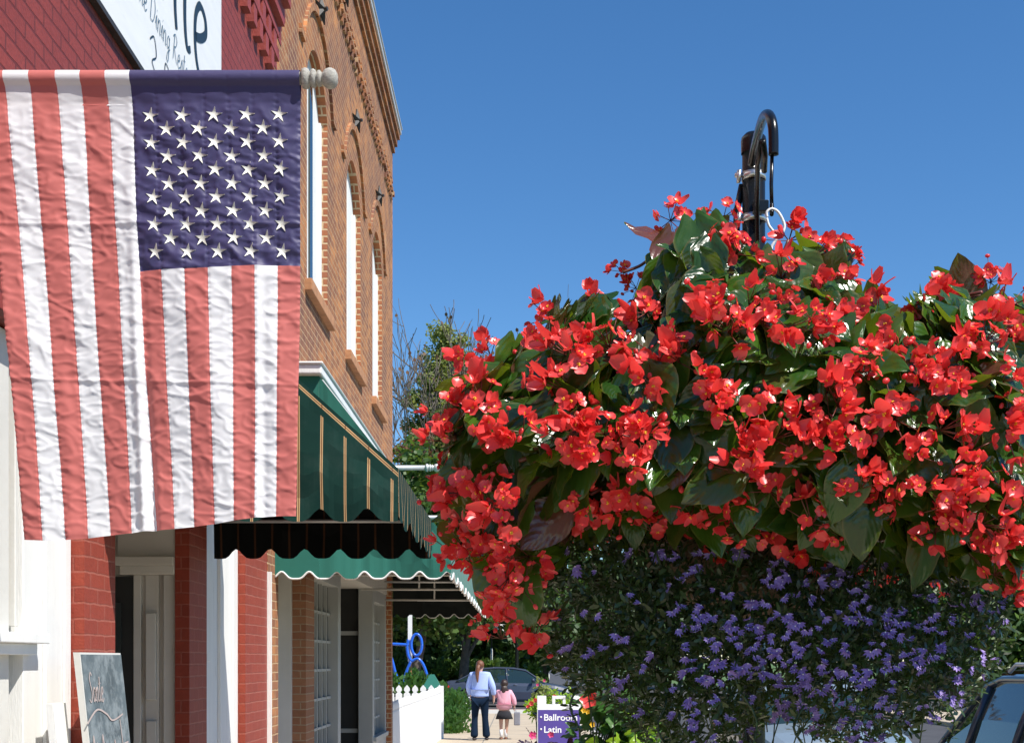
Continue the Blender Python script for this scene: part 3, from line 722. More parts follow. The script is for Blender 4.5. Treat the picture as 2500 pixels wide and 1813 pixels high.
def fpos(k, v):                       # k: stripe coordinate 0..13, v: 0 top hem .. 1 bottom hem
    a, m_, c = lerp(TOPX,k), lerp(MIDX,k), lerp(BOTX,k)
    l0 = (v-TM)*(v-1)/(TM); l1 = v*(v-1)/(TM*(TM-1)); l2 = v*(v-TM)/(1-TM)
    x = a*l0 + m_*l1 + c*l2
    yb = lerp(BOTY, k); y = 171 + (yb-171)*v + 3*math.sin(k*.9)*v
    X_ = (x-VX)/FS; Z_ = EYE+(HY-y)/FS
    r = .0248; dz = Z_-ZPOLE
    if dz > -.001: base = -math.sqrt(max(0, r*r-dz*dz))
    elif dz > -.92*r: base = -math.sqrt(max(0, r*r-dz*dz))
    else: base = -.392*r*max(0, 1+(dz+.92*r)/.05)
    n3 = noise.noise
    f = min(1, max(0, -dz-.03)/.12)
    q = 0
    q += .026*f*n3(Vector((X_*2.6, Z_*1.1, 0)))
    q += .011*f*n3(Vector((X_*6.5+3, Z_*3.0+X_*3, 2)))
    q += .0030*f*n3(Vector((X_*11, Z_*22+X_*9, 5)))
    q += .0013*(.2+f)*n3(Vector((X_*26+Z_*7, Z_*50, 9)))
    rid = 1-abs(n3(Vector((X_*9-Z_*6, Z_*17+X_*6, 15)))); q -= .0042*f*max(0, rid-.80)*2.6
    rid = 1-abs(n3(Vector((X_*14+Z_*9, Z_*21-X_*5, 25)))); q -= .0045*f*max(0, rid-.82)*3
    fr = abs(k-round(k)); se = math.exp(-(fr/.10)**2)
    q += (.0016*se*math.sin(Z_*330+2*math.sin(round(k)*3+Z_*40)) + .0022*math.exp(-(fr/.05)**2))*(.3+.7*f)
    for yc in (545, 930+ (k-6)*1.5):
        q -= .0030*math.exp(-((y-yc)/4.0)**2); q += .0012*math.exp(-((y-yc-11)/8.0)**2)
    # vertical fold by the canton edge, deep at the hem
    kk = k-5.72+.25*(v-.5); am = max(0, v-.12)
    q -= .020*am*math.exp(-(kk/.22)**2); q += .026*am**1.5*math.exp(-((kk-.36)/.20)**2)
    kk = k-11.05; q -= .008*am*math.exp(-(kk/.20)**2); q += .008*am*math.exp(-((kk-.35)/.22)**2)
    kk = k-2.55+.2*v; q -= .007*am*math.exp(-(kk/.3)**2)
    if k > 6 and v < TM and f > 0:                       # cloth puckers round the sewn stars
        q += .003*f*math.sin((x-380)/78*2*math.pi)*math.sin((y-281)/66.8*2*math.pi)
        q += .0025*f*n3(Vector((X_*30, Z_*38, 33)))
    return (X_, FD+base+q+.002, Z_)
NK, NV = 13*14, 330
VC = TM
fl = thing('flag', 'stars and stripes flag with faded red stripes hanging straight down from the wooden pole', 'flag', (P(350,0,FD).x, FD, ZPOLE))
ks = [i/14 for i in range(NK+1)]
vs = [ (j/NV) for j in range(NV+1)]
jc = round(VC*NV)
G = [[fpos(k, v) for k in ks] for v in vs]
def sleeve_back(k):
    x, y, z = fpos(k, 0); out = []
    for a in (100, 75, 50, 25, 5):
        out.append((x, FD+.0248*math.sin(R(a)), ZPOLE+.0248*math.cos(R(a))))
    return [(x, FD+.006, ZPOLE-.080)] + out
SB = list(zip(*[sleeve_back(k) for k in ks]))
# canton drop: bottom row index varies slightly along k so the seam follows the cloth
def grid_part(name, sel, matf, mats, parent):
    idx = {}; b = MB()
    rows = [list(r) for r in SB] + G; off = len(SB)
    for j in range(len(rows)-1):
        for i in range(NK):
            jj = j-off
            if not sel(i, jj): continue
            for (a, c) in ((j,i),(j,i+1),(j+1,i+1),(j+1,i)):
                if (a, c) not in idx: idx[(a, c)] = len(b.v); b.v.append(rows[a][c])
            b.f.append([idx[(j,i)], idx[(j+1,i)], idx[(j+1,i+1)], idx[(j,i+1)]]); b.m.append(matf(i)); b.uv.append([(0,0)]*4)
    return b
st = grid_part('striped_field', lambda i, j: not (i >= 6*14 and j < jc), lambda i: (i//14) % 2, None, fl)
part(st, 'striped_field', [M['flagred'], M['flagwhite']], fl, True)
ct = grid_part('canton', lambda i, j: (i >= 6*14 and j < jc), lambda i: 0, None, fl)
# embroidered stars, sewn onto the canton
def star_at(px_, py_):
    # invert for (k, v)
    v = 0; k = 9
    for it in range(12):
        yb = lerp(BOTY, k); v = (py_-171)/(yb-171)
        lo, hi = 6.0, 13.0
        for _ in range(18):
            mid = (lo+hi)/2
            if fpos(mid, v)[0]*FS+VX < px_: lo = mid
            else: hi = mid
        if abs(k-(lo+hi)/2) < 1e-3: break
        k = (lo+hi)/2
    tilt = R(-9+rnd.uniform(-5,5)); rr = .0262
    ring = []
    for q in range(10):
        r_ = rr if q % 2 == 0 else rr*.33; a = math.pi/2 + tilt + math.pi*q/5
        ring.append((r_*math.cos(a), r_*math.sin(a)))
    def surf(dx, dz, h):
        kk = k + dx/(.0735); vv = v - dz/(((lerp(BOTY,k)-171))/FS)
        p = fpos(kk, vv); return (p[0], p[1]-h, p[2])
    b0 = len(ct.v); ct.v.append(surf(0,0,.0042))
    for (x, z) in ring: ct.v.append(surf(x, z, .0022))
    for (x, z) in ring: ct.v.append(surf(x*1.05, z*1.05, -.004))
    for q in range(10):
        q2 = (q+1) % 10
        ct.f.append([b0, b0+1+q2, b0+1+q][::-1]); ct.m.append(1); ct.uv.append([(0,0)]*3)
        ct.f.append([b0+1+q, b0+1+q2, b0+11+q2, b0+11+q]); ct.m.append(1); ct.uv.append([(0,0)]*4)
for row in range(11):
    t = row/10; y = 281 + 334*t
    x5 = [366+15*t, 444.7+15*t, 522.5+12*t, 602+11*t, 681+8*t]
    xs = x5 if row % 2 == 0 else [(x5[q]+x5[q+1])/2 for q in range(4)]
    for q, x in enumerate(xs): star_at(x, y - 1.2*(q-2)*.6)
# thread lines of the hem
co = ct.build('canton', [M['flagblue'], M['thread']], fl, True); co.matrix_parent_inverse = Matrix.Translation(-fl.location)

# ------------------------------------------------------------------ street post with bracket, hook and hanging basket
PD = 3.35; ps = F/PD
def PP(x, y, d=PD): return P(x, y, d)
lp = thing('hanging_basket_post', 'black enamelled steel post with a curved bracket behind the flowers', 'post', (P(1840,0,PD).x, PD, 0))
pxx = P(1840, 0, PD).x
b = MB(); b.tube([(pxx, PD, 0), (pxx, PD, P(0,345,PD).z)], .0275, 28); part(b, 'shaft', M['black'], lp, True)
zt = P(0,345,PD).z
b = MB(); b.lathe([(.0300,-.030),(.0305,.0),(.029,.008),(.020,.018),(.0,.024)], (pxx, PD, zt), 'Z', 28); part(b, 'cap', M['black'], lp, True)
for yb in (432, 535):
    b = MB(); zb_ = P(0,yb,PD).z; b.lathe([(.0278,-.009),(.0292,-.009),(.0292,.009),(.0278,.009)], (pxx, PD, zb_), 'Z', 28)
    b.tube([(pxx-.028,PD,zb_+.004),(pxx-.045,PD,zb_+.004)], .006, 8); b.box(pxx-.04,pxx-.032,PD-.01,PD+.01,zb_-.012,zb_+.014)
    part(b, 'clamp_band', M['steel'], lp, True)
HD = 2.75                                     # distance of the hook
hx = P(1889, 0, HD).x
b = MB()
def bez(p0,p1,p2,p3,n=16):
    return [tuple(Vector(p0)*(1-t)**3+3*Vector(p1)*t*(1-t)**2+3*Vector(p2)*t*t*(1-t)+Vector(p3)*t**3) for t in [i/n for i in range(n+1)]]
topz = 2.79
arm = bez((pxx+.004, PD-.035, 2.70), (pxx+.0, 3.20, 2.86), (hx, 2.98, 3.00), (hx, 2.83, 2.93))
cr = [(hx, 2.83-.03-.03*math.cos(R(a))+.0, 2.70+.0) for a in ()]
# crook: up over and down towards the camera
pts = [P(1836,400,3.30), P(1843,360,3.22), P(1853,320,3.08), P(1862,292,2.95), P(1869,281,2.87), P(1877,281,2.81), P(1883,292,2.775), P(1887,312,2.762), P(1888.5,340,2.76), P(1888.5,378,2.76)]
sm = crom([tuple(p) for p in pts], 6)
b.tube(sm, .0102, 16); part(b, 'bracket_arm', M['black'], lp, True)
b = MB(); b.tube([tuple(P(1885,368,2.765)), tuple(P(1883,450,2.765)), tuple(P(1884,500,2.765))], .0040, 10)
b.tube(crom([tuple(P(1884,498,2.765)),tuple(P(1884,515,2.76)),tuple(P(1884,523,2.75)),tuple(P(1884,514,2.742))],5), .0046, 10)
part(b, 'hanger_rod', M['black'], lp, True)
b = MB(); b.tube([tuple(P(1863,345,2.95)), tuple(P(1868,380,3.0)), tuple(P(1866,418,3.05))], .0065, 10); b.tube([tuple(P(1860,345,2.98)), tuple(P(1850,400,3.1)), tuple(P(1848,500,3.28)), tuple(P(1849,600,3.3))], .0060, 10)
part(b, 'inner_scroll', M['black'], lp, True)
b = MB(); b.tube([tuple(P(1812,452,3.36)), tuple(P(1800,510,3.36)), tuple(P(1798,545,3.36)), tuple(P(1800,700,3.36))], .0085, 10)
part(b, 'brace_rod', M['black'], lp, True)
b = MB(); b.box(pxx-.008,pxx+.028,3.30,3.325,P(0,515,3.3).z,P(0,487,3.3).z); part(b, 'bracket_plate', M['black'], lp, bevel=.002)

BC = Vector((P(1835,0,2.75).x, 2.78, 1.99))     # centre of the basket rim
hb = thing('hanging_basket', 'white wire hook and chains carrying the flower basket from the black bracket', 'hanging basket', tuple(BC))
b = MB()
hk = [(1890,520),(1876,516),(1872,530),(1880,552),(1893,568)]
loop = [(1873,530),(1872,518),(1884,510),(1900,518),(1914,545),(1912,565),(1896,585),(1884,602),(1886,618),(1893,622),(1897,612),(1894,600)]
b.tube(crom([tuple(P(x,y,2.745)) for x,y in loop],6), .0027, 8); b.tube(crom([tuple(P(x,y,2.742)) for x,y in [(1872,533),(1878,552),(1893,570)]],5), .0027, 8)
part(b, 'hook', M['white'], hb, True)
ap = P(1890, 618, 2.748)
for k in range(4):
    a = R(45+90*k+12); e = BC + Vector((.24*math.cos(a), .24*math.sin(a), .0)); b = MB(); n = 34
    for i in range(n):
        p = ap.lerp(e, i/n); q = ap.lerp(e, (i+1.25)/n); d = (q-p).normalized(); sd = d.orthogonal().normalized()
        if i % 2: sd = d.cross(sd)
        b.tube([p+sd*.003, (p+q)/2+sd*.0042, q+sd*.003, q-sd*.003, (p+q)/2-sd*.0042, p-sd*.003, p+sd*.003], .0011, 5)
    part(b, 'chain', M['white'], hb, True)
b = MB(); b.lathe([(0,-.24),(.10,-.225),(.18,-.17),(.235,-.08),(.25,0),(.256,.0),(.256,.012),(.24,.012),(.235,-.02),(0,-.02)], tuple(BC), 'Z', 36)
M['coir'] = pm('coir_liner', (.10,.065,.035), .95, .3, 20, .8, 60)
part(b, 'liner', M['coir'], hb, True)

# ------------------------------------------------------------------ red begonia
def leaf_tmpl(nl=7, nw=3, wl=.46, wr=.34, lobe=.18, fold=.14, droop=.18, wav=.02):
    V, U, Fc = [], [], []
    cols = 2*nw+1
    for i in range(nl+1):
        t = i/nl
        prof = math.sin(math.pi*min(1, t**.62))**.75 if 0 < t < 1 else 0
        prof = max(prof, .50-.0*t) if t < .3 else prof
        for j in range(cols):
            u = (j-nw)/nw; wd = (wl if u < 0 else wr)*prof
            x = u*wd
            y = t - lobe*math.sin(math.pi*min(1,abs(u)**.9*.93))*(1-t)**2.5 - .03*abs(u)*(1-t)
            z = fold*abs(u)*prof*.6 - droop*t*t - .10*abs(u)**2*prof*.8 + wav*math.sin(t*14+u*3)*abs(u)
            V.append((x, y, z)); U.append((.5+u*.5, t))
    for i in range(nl):
        for j in range(cols-1):
            Fc.append((i*cols+j, i*cols+j+1, (i+1)*cols+j+1, (i+1)*cols+j))
    return V, Fc, [0]*len(Fc), U
BL = [leaf_tmpl(9,4,.46,.34,.18,.24,.22,.03), leaf_tmpl(9,4,.34,.47,.2,.34,.34,.035), leaf_tmpl(9,4,.40,.42,.15,.10,.16,.045), leaf_tmpl(9,4,.5,.3,.24,.42,.10,.03)]
OUT = [(1052,1010),(1120,865),(1210,870),(1290,800),(1330,745),(1450,715),(1530,750),(1560,650),(1600,570),(1690,540),(1740,510),(1830,560),(1880,600),(1960,570),(2080,590),(2130,700),(2200,720),(2290,700),(2360,650),(2480,690),(2620,720),(2660,900),(2640,1200),(2560,1420),(2470,1500),(2380,1430),(2260,1420),(2120,1380),(1980,1400),(1880,1340),(1780,1380),(1700,1340),(1600,1350),(1480,1320),(1380,1330),(1330,1420),(1320,1560),(1230,1580),(1160,1480),(1110,1380),(1075,1290),(1050,1180)]
def inside(x, y, poly):
    c = False; n = len(poly)
    for i in range(n):
        x1,y1 = poly[i]; x2,y2 = poly[(i+1)%n]
        if (y1 > y) != (y2 > y) and x < (x2-x1)*(y-y1)/(y2-y1)+x1: c = not c
    return c
def edge_dist(x, y, poly):
    d = 1e9; n = len(poly)
    for i in range(n):
        x1,y1 = poly[i]; x2,y2 = poly[(i+1)%n]; dx, dy = x2-x1, y2-y1
        t = max(0, min(1, ((x-x1)*dx+(y-y1)*dy)/(dx*dx+dy*dy))); d = min(d, math.hypot(x-x1-t*dx, y-y1-t*dy))
    return d
DC = 2.78
def shell(x, y, poly, depth=.52, soft=260.0, side=-1):
    """a point on the rounded front (side=-1) or back (+1) of the plant mass"""
    e = min(1, edge_dist(x, y, poly)/soft); return DC + side*depth*math.sqrt(max(0, 1-(1-e)**2))
def spt(x, y, d):
    # keeps the mass the same real size wherever it is in depth
    p = P(x, y, DC); k = d/DC if d < DC else 1.0
    return Vector((p.x*k, d, EYE+(p.z-EYE)*k))
MC = Vector((P(1840,0,DC).x, DC, 2.02))
bg_ = thing('red_begonia', 'big red flowering begonia with glossy dark leaves filling the hanging basket', 'plant', tuple(MC))
# foliage
lm = [[] for _ in BL]
def add_leaf(p, size, out=None, tipd=None):
    n_ = (p-MC); n_.z *= .8
    if n_.length < 1e-3: n_ = Vector((0,-1,0))
    n_.normalize()
    nrm = (n_*1.0 + Vector((0,-.25,.55)) + rv(.42)).normalized() if out is None else out
    tip = (Vector((n_.x*.9, n_.y*.6, -.65)) + rv(.5)) if tipd is None else tipd
    i = rnd.randrange(len(BL)); lm[i].append(frame(p - tip.normalized()*size*.4, tip, nrm, size, rnd.uniform(.85,1.1)))
cnt = 0
while cnt < 820:
    x, y = rnd.uniform(1060,2640), rnd.uniform(540,1560)
    if not inside(x, y, OUT): continue
    ed = edge_dist(x, y, OUT)
    if ed < (44 if y < 760 else 20): continue
    if x < 1330 and y > 1100 and rnd.random() < .72: continue
    dep = shell(x, y, OUT) + abs(rnd.gauss(0, .06))
    p = spt(x, y, dep); add_leaf(p, rnd.uniform(.060,.112) if ed > 60 else rnd.uniform(.052,.082)); cnt += 1
cnt = 0
while cnt < 520:                              # inner and rear foliage
    x, y = rnd.uniform(1080,2620), rnd.uniform(600,1500)
    if not inside(x, y, OUT) or edge_dist(x, y, OUT) < 55: continue
    f_ = shell(x, y, OUT); q = shell(x, y, OUT, side=1)
    d = f_ + (q-f_)*rnd.uniform(.15,1.0)
    p = P(x, y, DC); p.y = d; k = 1.0 if d > DC else d/DC
    p = Vector((p.x*k, d, EYE+(p.z-EYE)*k)); add_leaf(p, rnd.uniform(.09,.14)); cnt += 1
# a few particular leaves: the big bronze ones at the top left, the upright one at the right
for (x, y, d, s_, tip, nr) in [(1632,640,2.55,.125,(-.15,.0,-1),(-.3,.75,.35)),(1590,575,2.58,.11,(-1,0,.05),(.1,.6,-.8)),(1735,600,2.62,.12,(-.6,.1,-.7),(-.2,.8,.3)),
     (1430,750,2.5,.13,(-.9,-.1,-.3),(-.2,-.7,.7)),(1560,850,2.42,.12,(.5,0,.1),(.1,-.8,.6)),(1670,1040,2.28,.115,(.45,-.1,-.9),(.1,-1,.2)),(1285,1200,2.42,.12,(.25,-.1,-1),(-.3,-1,.3)),
     (1255,890,2.55,.115,(-.05,0,-1),(.5,-.8,.2)),(2350,690,2.6,.11,(-.25,0,1),(.1,.9,.2)),(1650,1130,2.28,.10,(-.1,0,-1),(.2,.9,.3)),(1740,1180,2.25,.12,(-.8,-.1,-.35),(0,-.9,.5)),
     (2055,1200,2.26,.11,(-.3,0,-1),(-.1,-1,.2)),(2230,1140,2.28,.11,(-.7,0,-.5),(.2,-.9,.5)),(1340,1100,2.42,.14,(.4,0,-1),(-.2,-1,.3)),(1330,1290,2.38,.12,(-.8,0,-.7),(.2,.9,.3)),
     (1900,1085,2.25,.13,(-.8,0,-.35),(0,-.8,.7)),(2260,1350,2.35,.13,(.1,0,-1),(.5,-.9,.1)),(2110,1300,2.28,.095,(-.2,0,-1),(-.3,-.9,.3)),(1980,700,2.4,.11,(.5,0,-.9),(.2,-.9,.5)),(1270,1460,2.5,.14,(.05,0,-1),(-.6,-.8,.2))]:
    i = rnd.randrange(3); p = P(x, y, d); tv = Vector(tip).normalized(); s_ *= .86; lm[i].append(frame(p-tv*s_*.45, tip, nr, s_))
for i in range(len(BL)):
    o = stamp('foliage', BL[i], lm[i], M['bleaf'], bg_); o.matrix_parent_inverse = Matrix.Translation(-bg_.location)
# stems
b = MB()
for k in range(120):
    a = rnd.uniform(0, 2*math.pi); x, y = rnd.uniform(1100,2600), rnd.uniform(620,1300)
    if not inside(x, y, OUT): continue
    e = spt(x, y, shell(x, y, OUT)+.03); s0 = MC + Vector((.15*math.cos(a), .15*math.sin(a), .0)); md = (s0+e)/2 + Vector((0,0,.10)) + rv(.02)
    b.tube(crom([tuple(s0), tuple(md), tuple(e)], 5), [.005]*6+[.0035]*5, 6)
for pl in ([(1700,760),(1672,640),(1635,590),(1600,585)],[(1672,640),(1640,625),(1590,632),(1560,650),(1520,665)],[(1680,620),(1660,590),(1650,560)],[(1695,700),(1675,650),(1655,605),(1625,600),(1600,608)],[(1760,660),(1752,590),(1757,545)],[(1760,600),(1700,575),(1690,580)],[(2500,750),(2400,720),(2300,750),(2200,800)],[(1160,1080),(1190,990),(1260,930)],[(1900,700),(1905,640),(1925,585)],[(1990,660),(1980,640),(1955,620)]):
    b.tube(crom([tuple(P(x,y,2.58)) for x,y in pl], 4), .0028, 6)
part(b, 'stems', M['bstem'], bg_, True)
# flower clusters
def petal(L, W, cup, n=4, k=2):
    V, Fc = [], []; c = 2*k+1
    for i in range(n+1):
        t = i/n; wd = W*math.sin(math.pi*min(.985, .12+.80*t))**.6 if t < 1 else W*.35
        if i == 0: wd = W*.22
        for j in range(c):
            u = (j-k)/k; yy = L*(t - .10*u*u*t); V.append((u*wd/2, yy, cup*L*t*t + .15*L*u*u*t*.7))
    for i in range(n):
        for j in range(c-1): Fc.append((i*c+j, i*c+j+1, (i+1)*c+j+1, (i+1)*c+j))
    return V, Fc
def flower(r_, open_=0.35):
    """two broad and two narrow tepals round a yellow centre, facing +z"""
    mb = MB(); base = rnd.uniform(0, 6.28)
    for q, (ang, L, W) in enumerate(((0,1,1.30),(180,1,1.30),(90,.85,.62),(270,.85,.62))):
        V, Fc = petal(r_*L*rnd.uniform(.9,1.1), r_*W, open_*rnd.uniform(.3,1.6)); a = R(ang)+base+rnd.uniform(-.15,.15)
        mb.add([(x*math.cos(a)-y*math.sin(a), x*math.sin(a)+y*math.cos(a), z+.0008*q) for x,y,z in V], Fc, 0)
    for q in range(5):
        a = rnd.uniform(0,6.28); mb.sphere((.1*r_*math.cos(a), .1*r_*math.sin(a), .12*r_), .085*r_, 1, 6, 4)
    return mb
clmeshes = []
for vtx in range(8):
    mb = MB(); nf = rnd.choice((5,6,7,8))
    for q in range(nf):
        d = rv(1); d.y = -abs(d.y)*1.1 if rnd.random() < .75 else d.y; d.normalize()
        c = Vector((d.x*rnd.uniform(.018,.058), d.y*.024, d.z*rnd.uniform(.018,.052)))
        fz = (d + Vector((0,-.5,.1)) + rv(.3)).normalized()
        f = flower(rnd.uniform(.016,.027), rnd.choice((rnd.uniform(.05,.6), rnd.uniform(.05,.6), 1.3))); fm = frame(c, fz.orthogonal(), fz)
        vv = [tuple((fm[:3,:3] @ np.array(v)) + fm[:3,3]) for v in f.v]
        bs = len(mb.v); mb.v += vv; mb.f += [[bs+i for i in fc] for fc in f.f]; mb.m += f.m; mb.uv += f.uv
        mb.tube([(0,.03,.0), tuple(c*.6+Vector((0,.012,0))), tuple(c)], .0013, 4, 2)
    for q in range(2):                       # closed buds, hanging
        c = rv(.028); mb.sphere(c, .006, 0, 7, 5, (1,.7,1.3)); mb.tube([(0,.03,0), tuple(c)], .001, 4, 2)
    me_o = mb.build('flower_cluster', [M['petal'], M['petalc'], M['bstem']], None, True)
    clmeshes.append(me_o.data); bpy.data.objects.remove(me_o)
CL = [(1490,487),(1370,603),(1407,637),(1605,478),(1600,530),(1640,545),(1560,487),(1755,525),(1820,560),(1870,560),(1885,590),(1850,610),(1740,600),(1740,645),(1205,700),(1195,735),(1310,670),(1240,770),(1290,760),(1335,750),(1270,800),(1440,690),(1420,780),(1425,835),(1500,780),(1550,830),(1470,770),(1600,690),(1610,725),(1590,665),(1665,672),(1705,700),(1800,700),(1830,725),(1760,720),(1870,690),(1925,655),(1935,700),(1985,740),(2010,765),(2065,650),(2030,680),(2085,640),(2200,620),(2240,670),(2220,710),(2130,790),(2160,755),(2190,750),(2055,810),(2070,830),(2110,840),(1925,790),(1900,825),(1840,860),(1850,885),(1600,890),(1690,890),(1200,835),(1235,850),(1080,785),(1045,800),(1045,840),(1060,875),(985,925),(1000,950),(975,970),(1080,930),(1110,955),(1140,945),(970,1045),(990,1070),(1010,1085),(1050,1070),(1270,960),(1290,995),(1250,985),(1335,950),(1400,960),(1430,945),(1390,1015),(1280,895),(1590,880),(1650,1000),(1640,1035),(1730,970),(1780,990),(1805,925),(1870,990),(1940,955),(2000,920),(2105,945),(2040,1000),(2170,985),(2240,830),(1370,1095),(1360,1130),(1400,1120),(1290,1145),(1275,1100),(1440,1170),(1550,1110),(1590,1130),(1640,1170),(1680,1180),(1550,1200),(1595,1225),(1760,1200),(1810,1140),(1855,1180),(1905,1070),(1945,1085),(1960,1120),(2055,1080),(2100,1105),(2125,1140),(2150,1080),(2185,1050),(2080,1165),(2180,1200),(2220,1270),(2245,1295),(2200,1165),(1060,1120),(1090,1080),(1100,1115),(1050,1150),(1110,1165),(1020,1190),(1060,1205),(1000,1225),(1040,1240),(1080,1245),(1120,1225),(1165,1230),(1180,1275),(1120,1280),(1090,1285),(1140,1310),(1110,1330),(1130,1360),(1062,1385),(1110,1400),(1180,1388),(1695,1090),(1780,1250),(2240,1180),(2260,1080),(2255,960),(2250,900)]
K = 1.1023; stuff = []; small = {(1370,603),(1407,637),(1560,487),(1740,645),(1062,1385)}
order = sorted(range(len(CL)), key=lambda i: shell(CL[i][0]*K, CL[i][1]*K, OUT))
for rank, i in enumerate(order):
    x, y = CL[i][0]*K, CL[i][1]*K
    d = shell(x, y, OUT) - .035; p = spt(x, y, d) if inside(x, y, OUT) else P(x, y, 2.62)
    s_ = rnd.uniform(.60,.86)*(.62 if CL[i] in small else 1)
    # re-project: spt keeps the same pixel because both x and height scale with distance
    mt = Matrix.Translation(p) @ Matrix.Rotation(rnd.uniform(-.5,.5)+ (p.x-MC.x)*.9, 4, 'Z') @ Matrix.Rotation(rnd.uniform(-.6,.3), 4, 'X') @ Matrix.Rotation(rnd.uniform(-3.1,3.1), 4, 'Y') @ Matrix.Scale(s_, 4)
    if rank < 99:
        o = bpy.data.objects.new('flower_cluster', clmeshes[rank % 8]); link(o, bg_); o.matrix_parent_inverse = Matrix.Translation(-bg_.location); o.matrix_basis = mt
    else: stuff.append((mt, rank % 8))
n_ = 0
while n_ < 60:                                 # blooms on the far side of the plant
    x, y = rnd.uniform(1100,2620), rnd.uniform(650,1400)
    if not inside(x, y, OUT): continue
    d = shell(x, y, OUT, side=1); p = P(x, y, DC); p.y = d+.03; k = 1
    stuff.append((Matrix.Translation(p) @ Matrix.Rotation(math.pi+rnd.uniform(-.6,.6), 4, 'Z') @ Matrix.Rotation(rnd.uniform(-3,3), 4, 'Y') @ Matrix.Scale(.85, 4), rnd.randrange(8))); n_ += 1
def merge(name, items, meshes, mats, parent, kind=None):
    Vs, Fs, Ms = [], [], []; off = 0
    for mt, mi in items:
        me = meshes[mi]; Vs += [tuple(mt @ v.co) for v in me.vertices]
        for pgn in me.polygons: Fs.append([off+q for q in pgn.vertices]); Ms.append(pgn.material_index)
        off += len(me.vertices)
    b = MB(); b.v = Vs; b.f = Fs; b.m = Ms; b.uv = [[(0,0)]*len(f) for f in Fs]
    o = part(b, name, mats, parent, True)
    if kind: o['kind'] = kind
    return o
merge('flower_clusters', stuff, clmeshes, [M['petal'], M['petalc'], M['bstem']], bg_, 'stuff')

# ------------------------------------------------------------------ trailing purple fan flowers
SO = [(1345,1290),(1450,1270),(1600,1270),(1800,1290),(2000,1320),(2200,1350),(2330,1370),(2440,1440),(2465,1540),(2425,1650),(2330,1750),(2200,1780),(2080,1860),(1965,1775),(1885,1745),(1800,1830),(1700,1930),(1600,1830),(1500,1730),(1400,1670),(1340,1610),(1322,1480)]
sf = thing('fan_flower', 'trailing plant with small purple fan flowers hanging below the red begonia', 'plant', (MC.x, DC, 1.9))
SC = Vector((P(1860,0,DC).x, DC, 1.75))
tv, tf_, tu = [(0,0,0),(-.20,.45,.03),(.20,.45,.03),(-.14,.85,.0),(.14,.85,.0),(0,1,-.04)], [(0,2,1),(1,2,4,3),(3,4,5)], [(0,0)]*6
SL = (tv, tf_, [0,0,0], tu)
mats = []
n_ = 0
while n_ < 2400:                               # sprigs
    x, y = rnd.uniform(1310,2480), rnd.uniform(1310,1990)
    if not inside(x, y, SO): continue
    side = -1 if rnd.random() < .8 else 1
    d = shell(x, y, SO, .36, 230, side) + rnd.uniform(-.02,.16)*(-side)
    p = spt(x, y, d) if side < 0 else Vector((P(x,y,DC).x, d, P(x,y,DC).z))
    up = (Vector((p.x-SC.x, p.y-SC.y, 0)).normalized()*.7 + Vector((0,0,.4)) + rv(.45)).normalized(); s_ = up.orthogonal().normalized(); t_ = up.cross(s_)
    for q in range(9):
        a = q*2.4; dr = (s_*math.cos(a)+t_*math.sin(a))*rnd.uniform(.5,1)+up*rnd.uniform(.2,1.1)
        mats.append(frame(p + up*(.004*q-.015), dr, up+rv(.3), rnd.uniform(.012,.024), rnd.uniform(.6,1)))
    n_ += 1
# vertical tendrils with rows of leaves
tb = MB()
for (x0, y0, x1, y1, d) in [(1800,1600,1850,1860,2.42),(2290,1640,2330,1830,2.5),(1610,1700,1640,1900,2.45),(2080,1700,2060,1880,2.4),(1950,1720,1965,1900,2.4),(1420,1600,1400,1800,2.5),(2180,1650,2200,1850,2.45)]:
    p0, p1 = P(x0,y0,d), P(x1,y1,d); pts = [p0.lerp(p1, i/10) + Vector((.012*math.sin(i*.8+x0),0,0)) for i in range(11)]
    tb.tube(pts, .0022, 5)
    for i in range(70):
        p = p0.lerp(p1, i/70) + Vector((.012*math.sin(i/7*.8+x0),0,0)); dr = rv(1); dr.z = abs(dr.z)*.6-.2
        mats.append(frame(p, dr, Vector((0,0,1))+rv(.3), rnd.uniform(.014,.022)))
for k in range(90):
    a = rnd.uniform(0,6.28); r_ = rnd.uniform(.1,.30); s0 = Vector((BC.x+.22*math.cos(a), BC.y+.22*math.sin(a), BC.z+.01)); e = Vector((BC.x+r_*math.cos(a)*1.1, BC.y+r_*math.sin(a), rnd.uniform(1.45,1.75)))
    tb.tube(crom([tuple(s0), tuple((s0+e)/2+Vector((.04*math.cos(a),.04*math.sin(a),.03))+rv(.03)), tuple(e)], 5), .0014, 5)
o = stamp('foliage', SL, mats, M['sleaf'], sf, True); o.matrix_parent_inverse = Matrix.Translation(-sf.location)
part(tb, 'stems', M['sleaf'], sf, True)
# blossom: five petals in a fan
sbl = []
for vtx in range(5):
    mb = MB(); nb = rnd.choice((1,2,2,3))
    for q in range(nb):
        c = Vector((rnd.uniform(-.013,.013), 0, rnd.uniform(-.008,.008))) if nb > 1 else Vector((0,0,0)); tw = rnd.uniform(-.7,.7)
        for f in range(5):
            a = R(-90 + (f-2)*33) + tw; V, Fc = petal(.0130*rnd.uniform(.85,1.1), .0046, .12, 3, 1)
            mb.add([(c.x + x*math.cos(a+math.pi*1.5)-y*math.sin(a+math.pi*1.5), -.002-z*.8-.006*abs(y)/.0135, c.z + x*math.sin(a+math.pi*1.5)+y*math.cos(a+math.pi*1.5)) for x,y,z in V], Fc, 0)
        mb.sphere(c+Vector((0,-.003,0)), .0016, 1, 6, 4)
    o = mb.build('blossom', [M['spetal'], M['white']], None, True); sbl.append(o.data); bpy.data.objects.remove(o)
n_ = 0; stuff = []
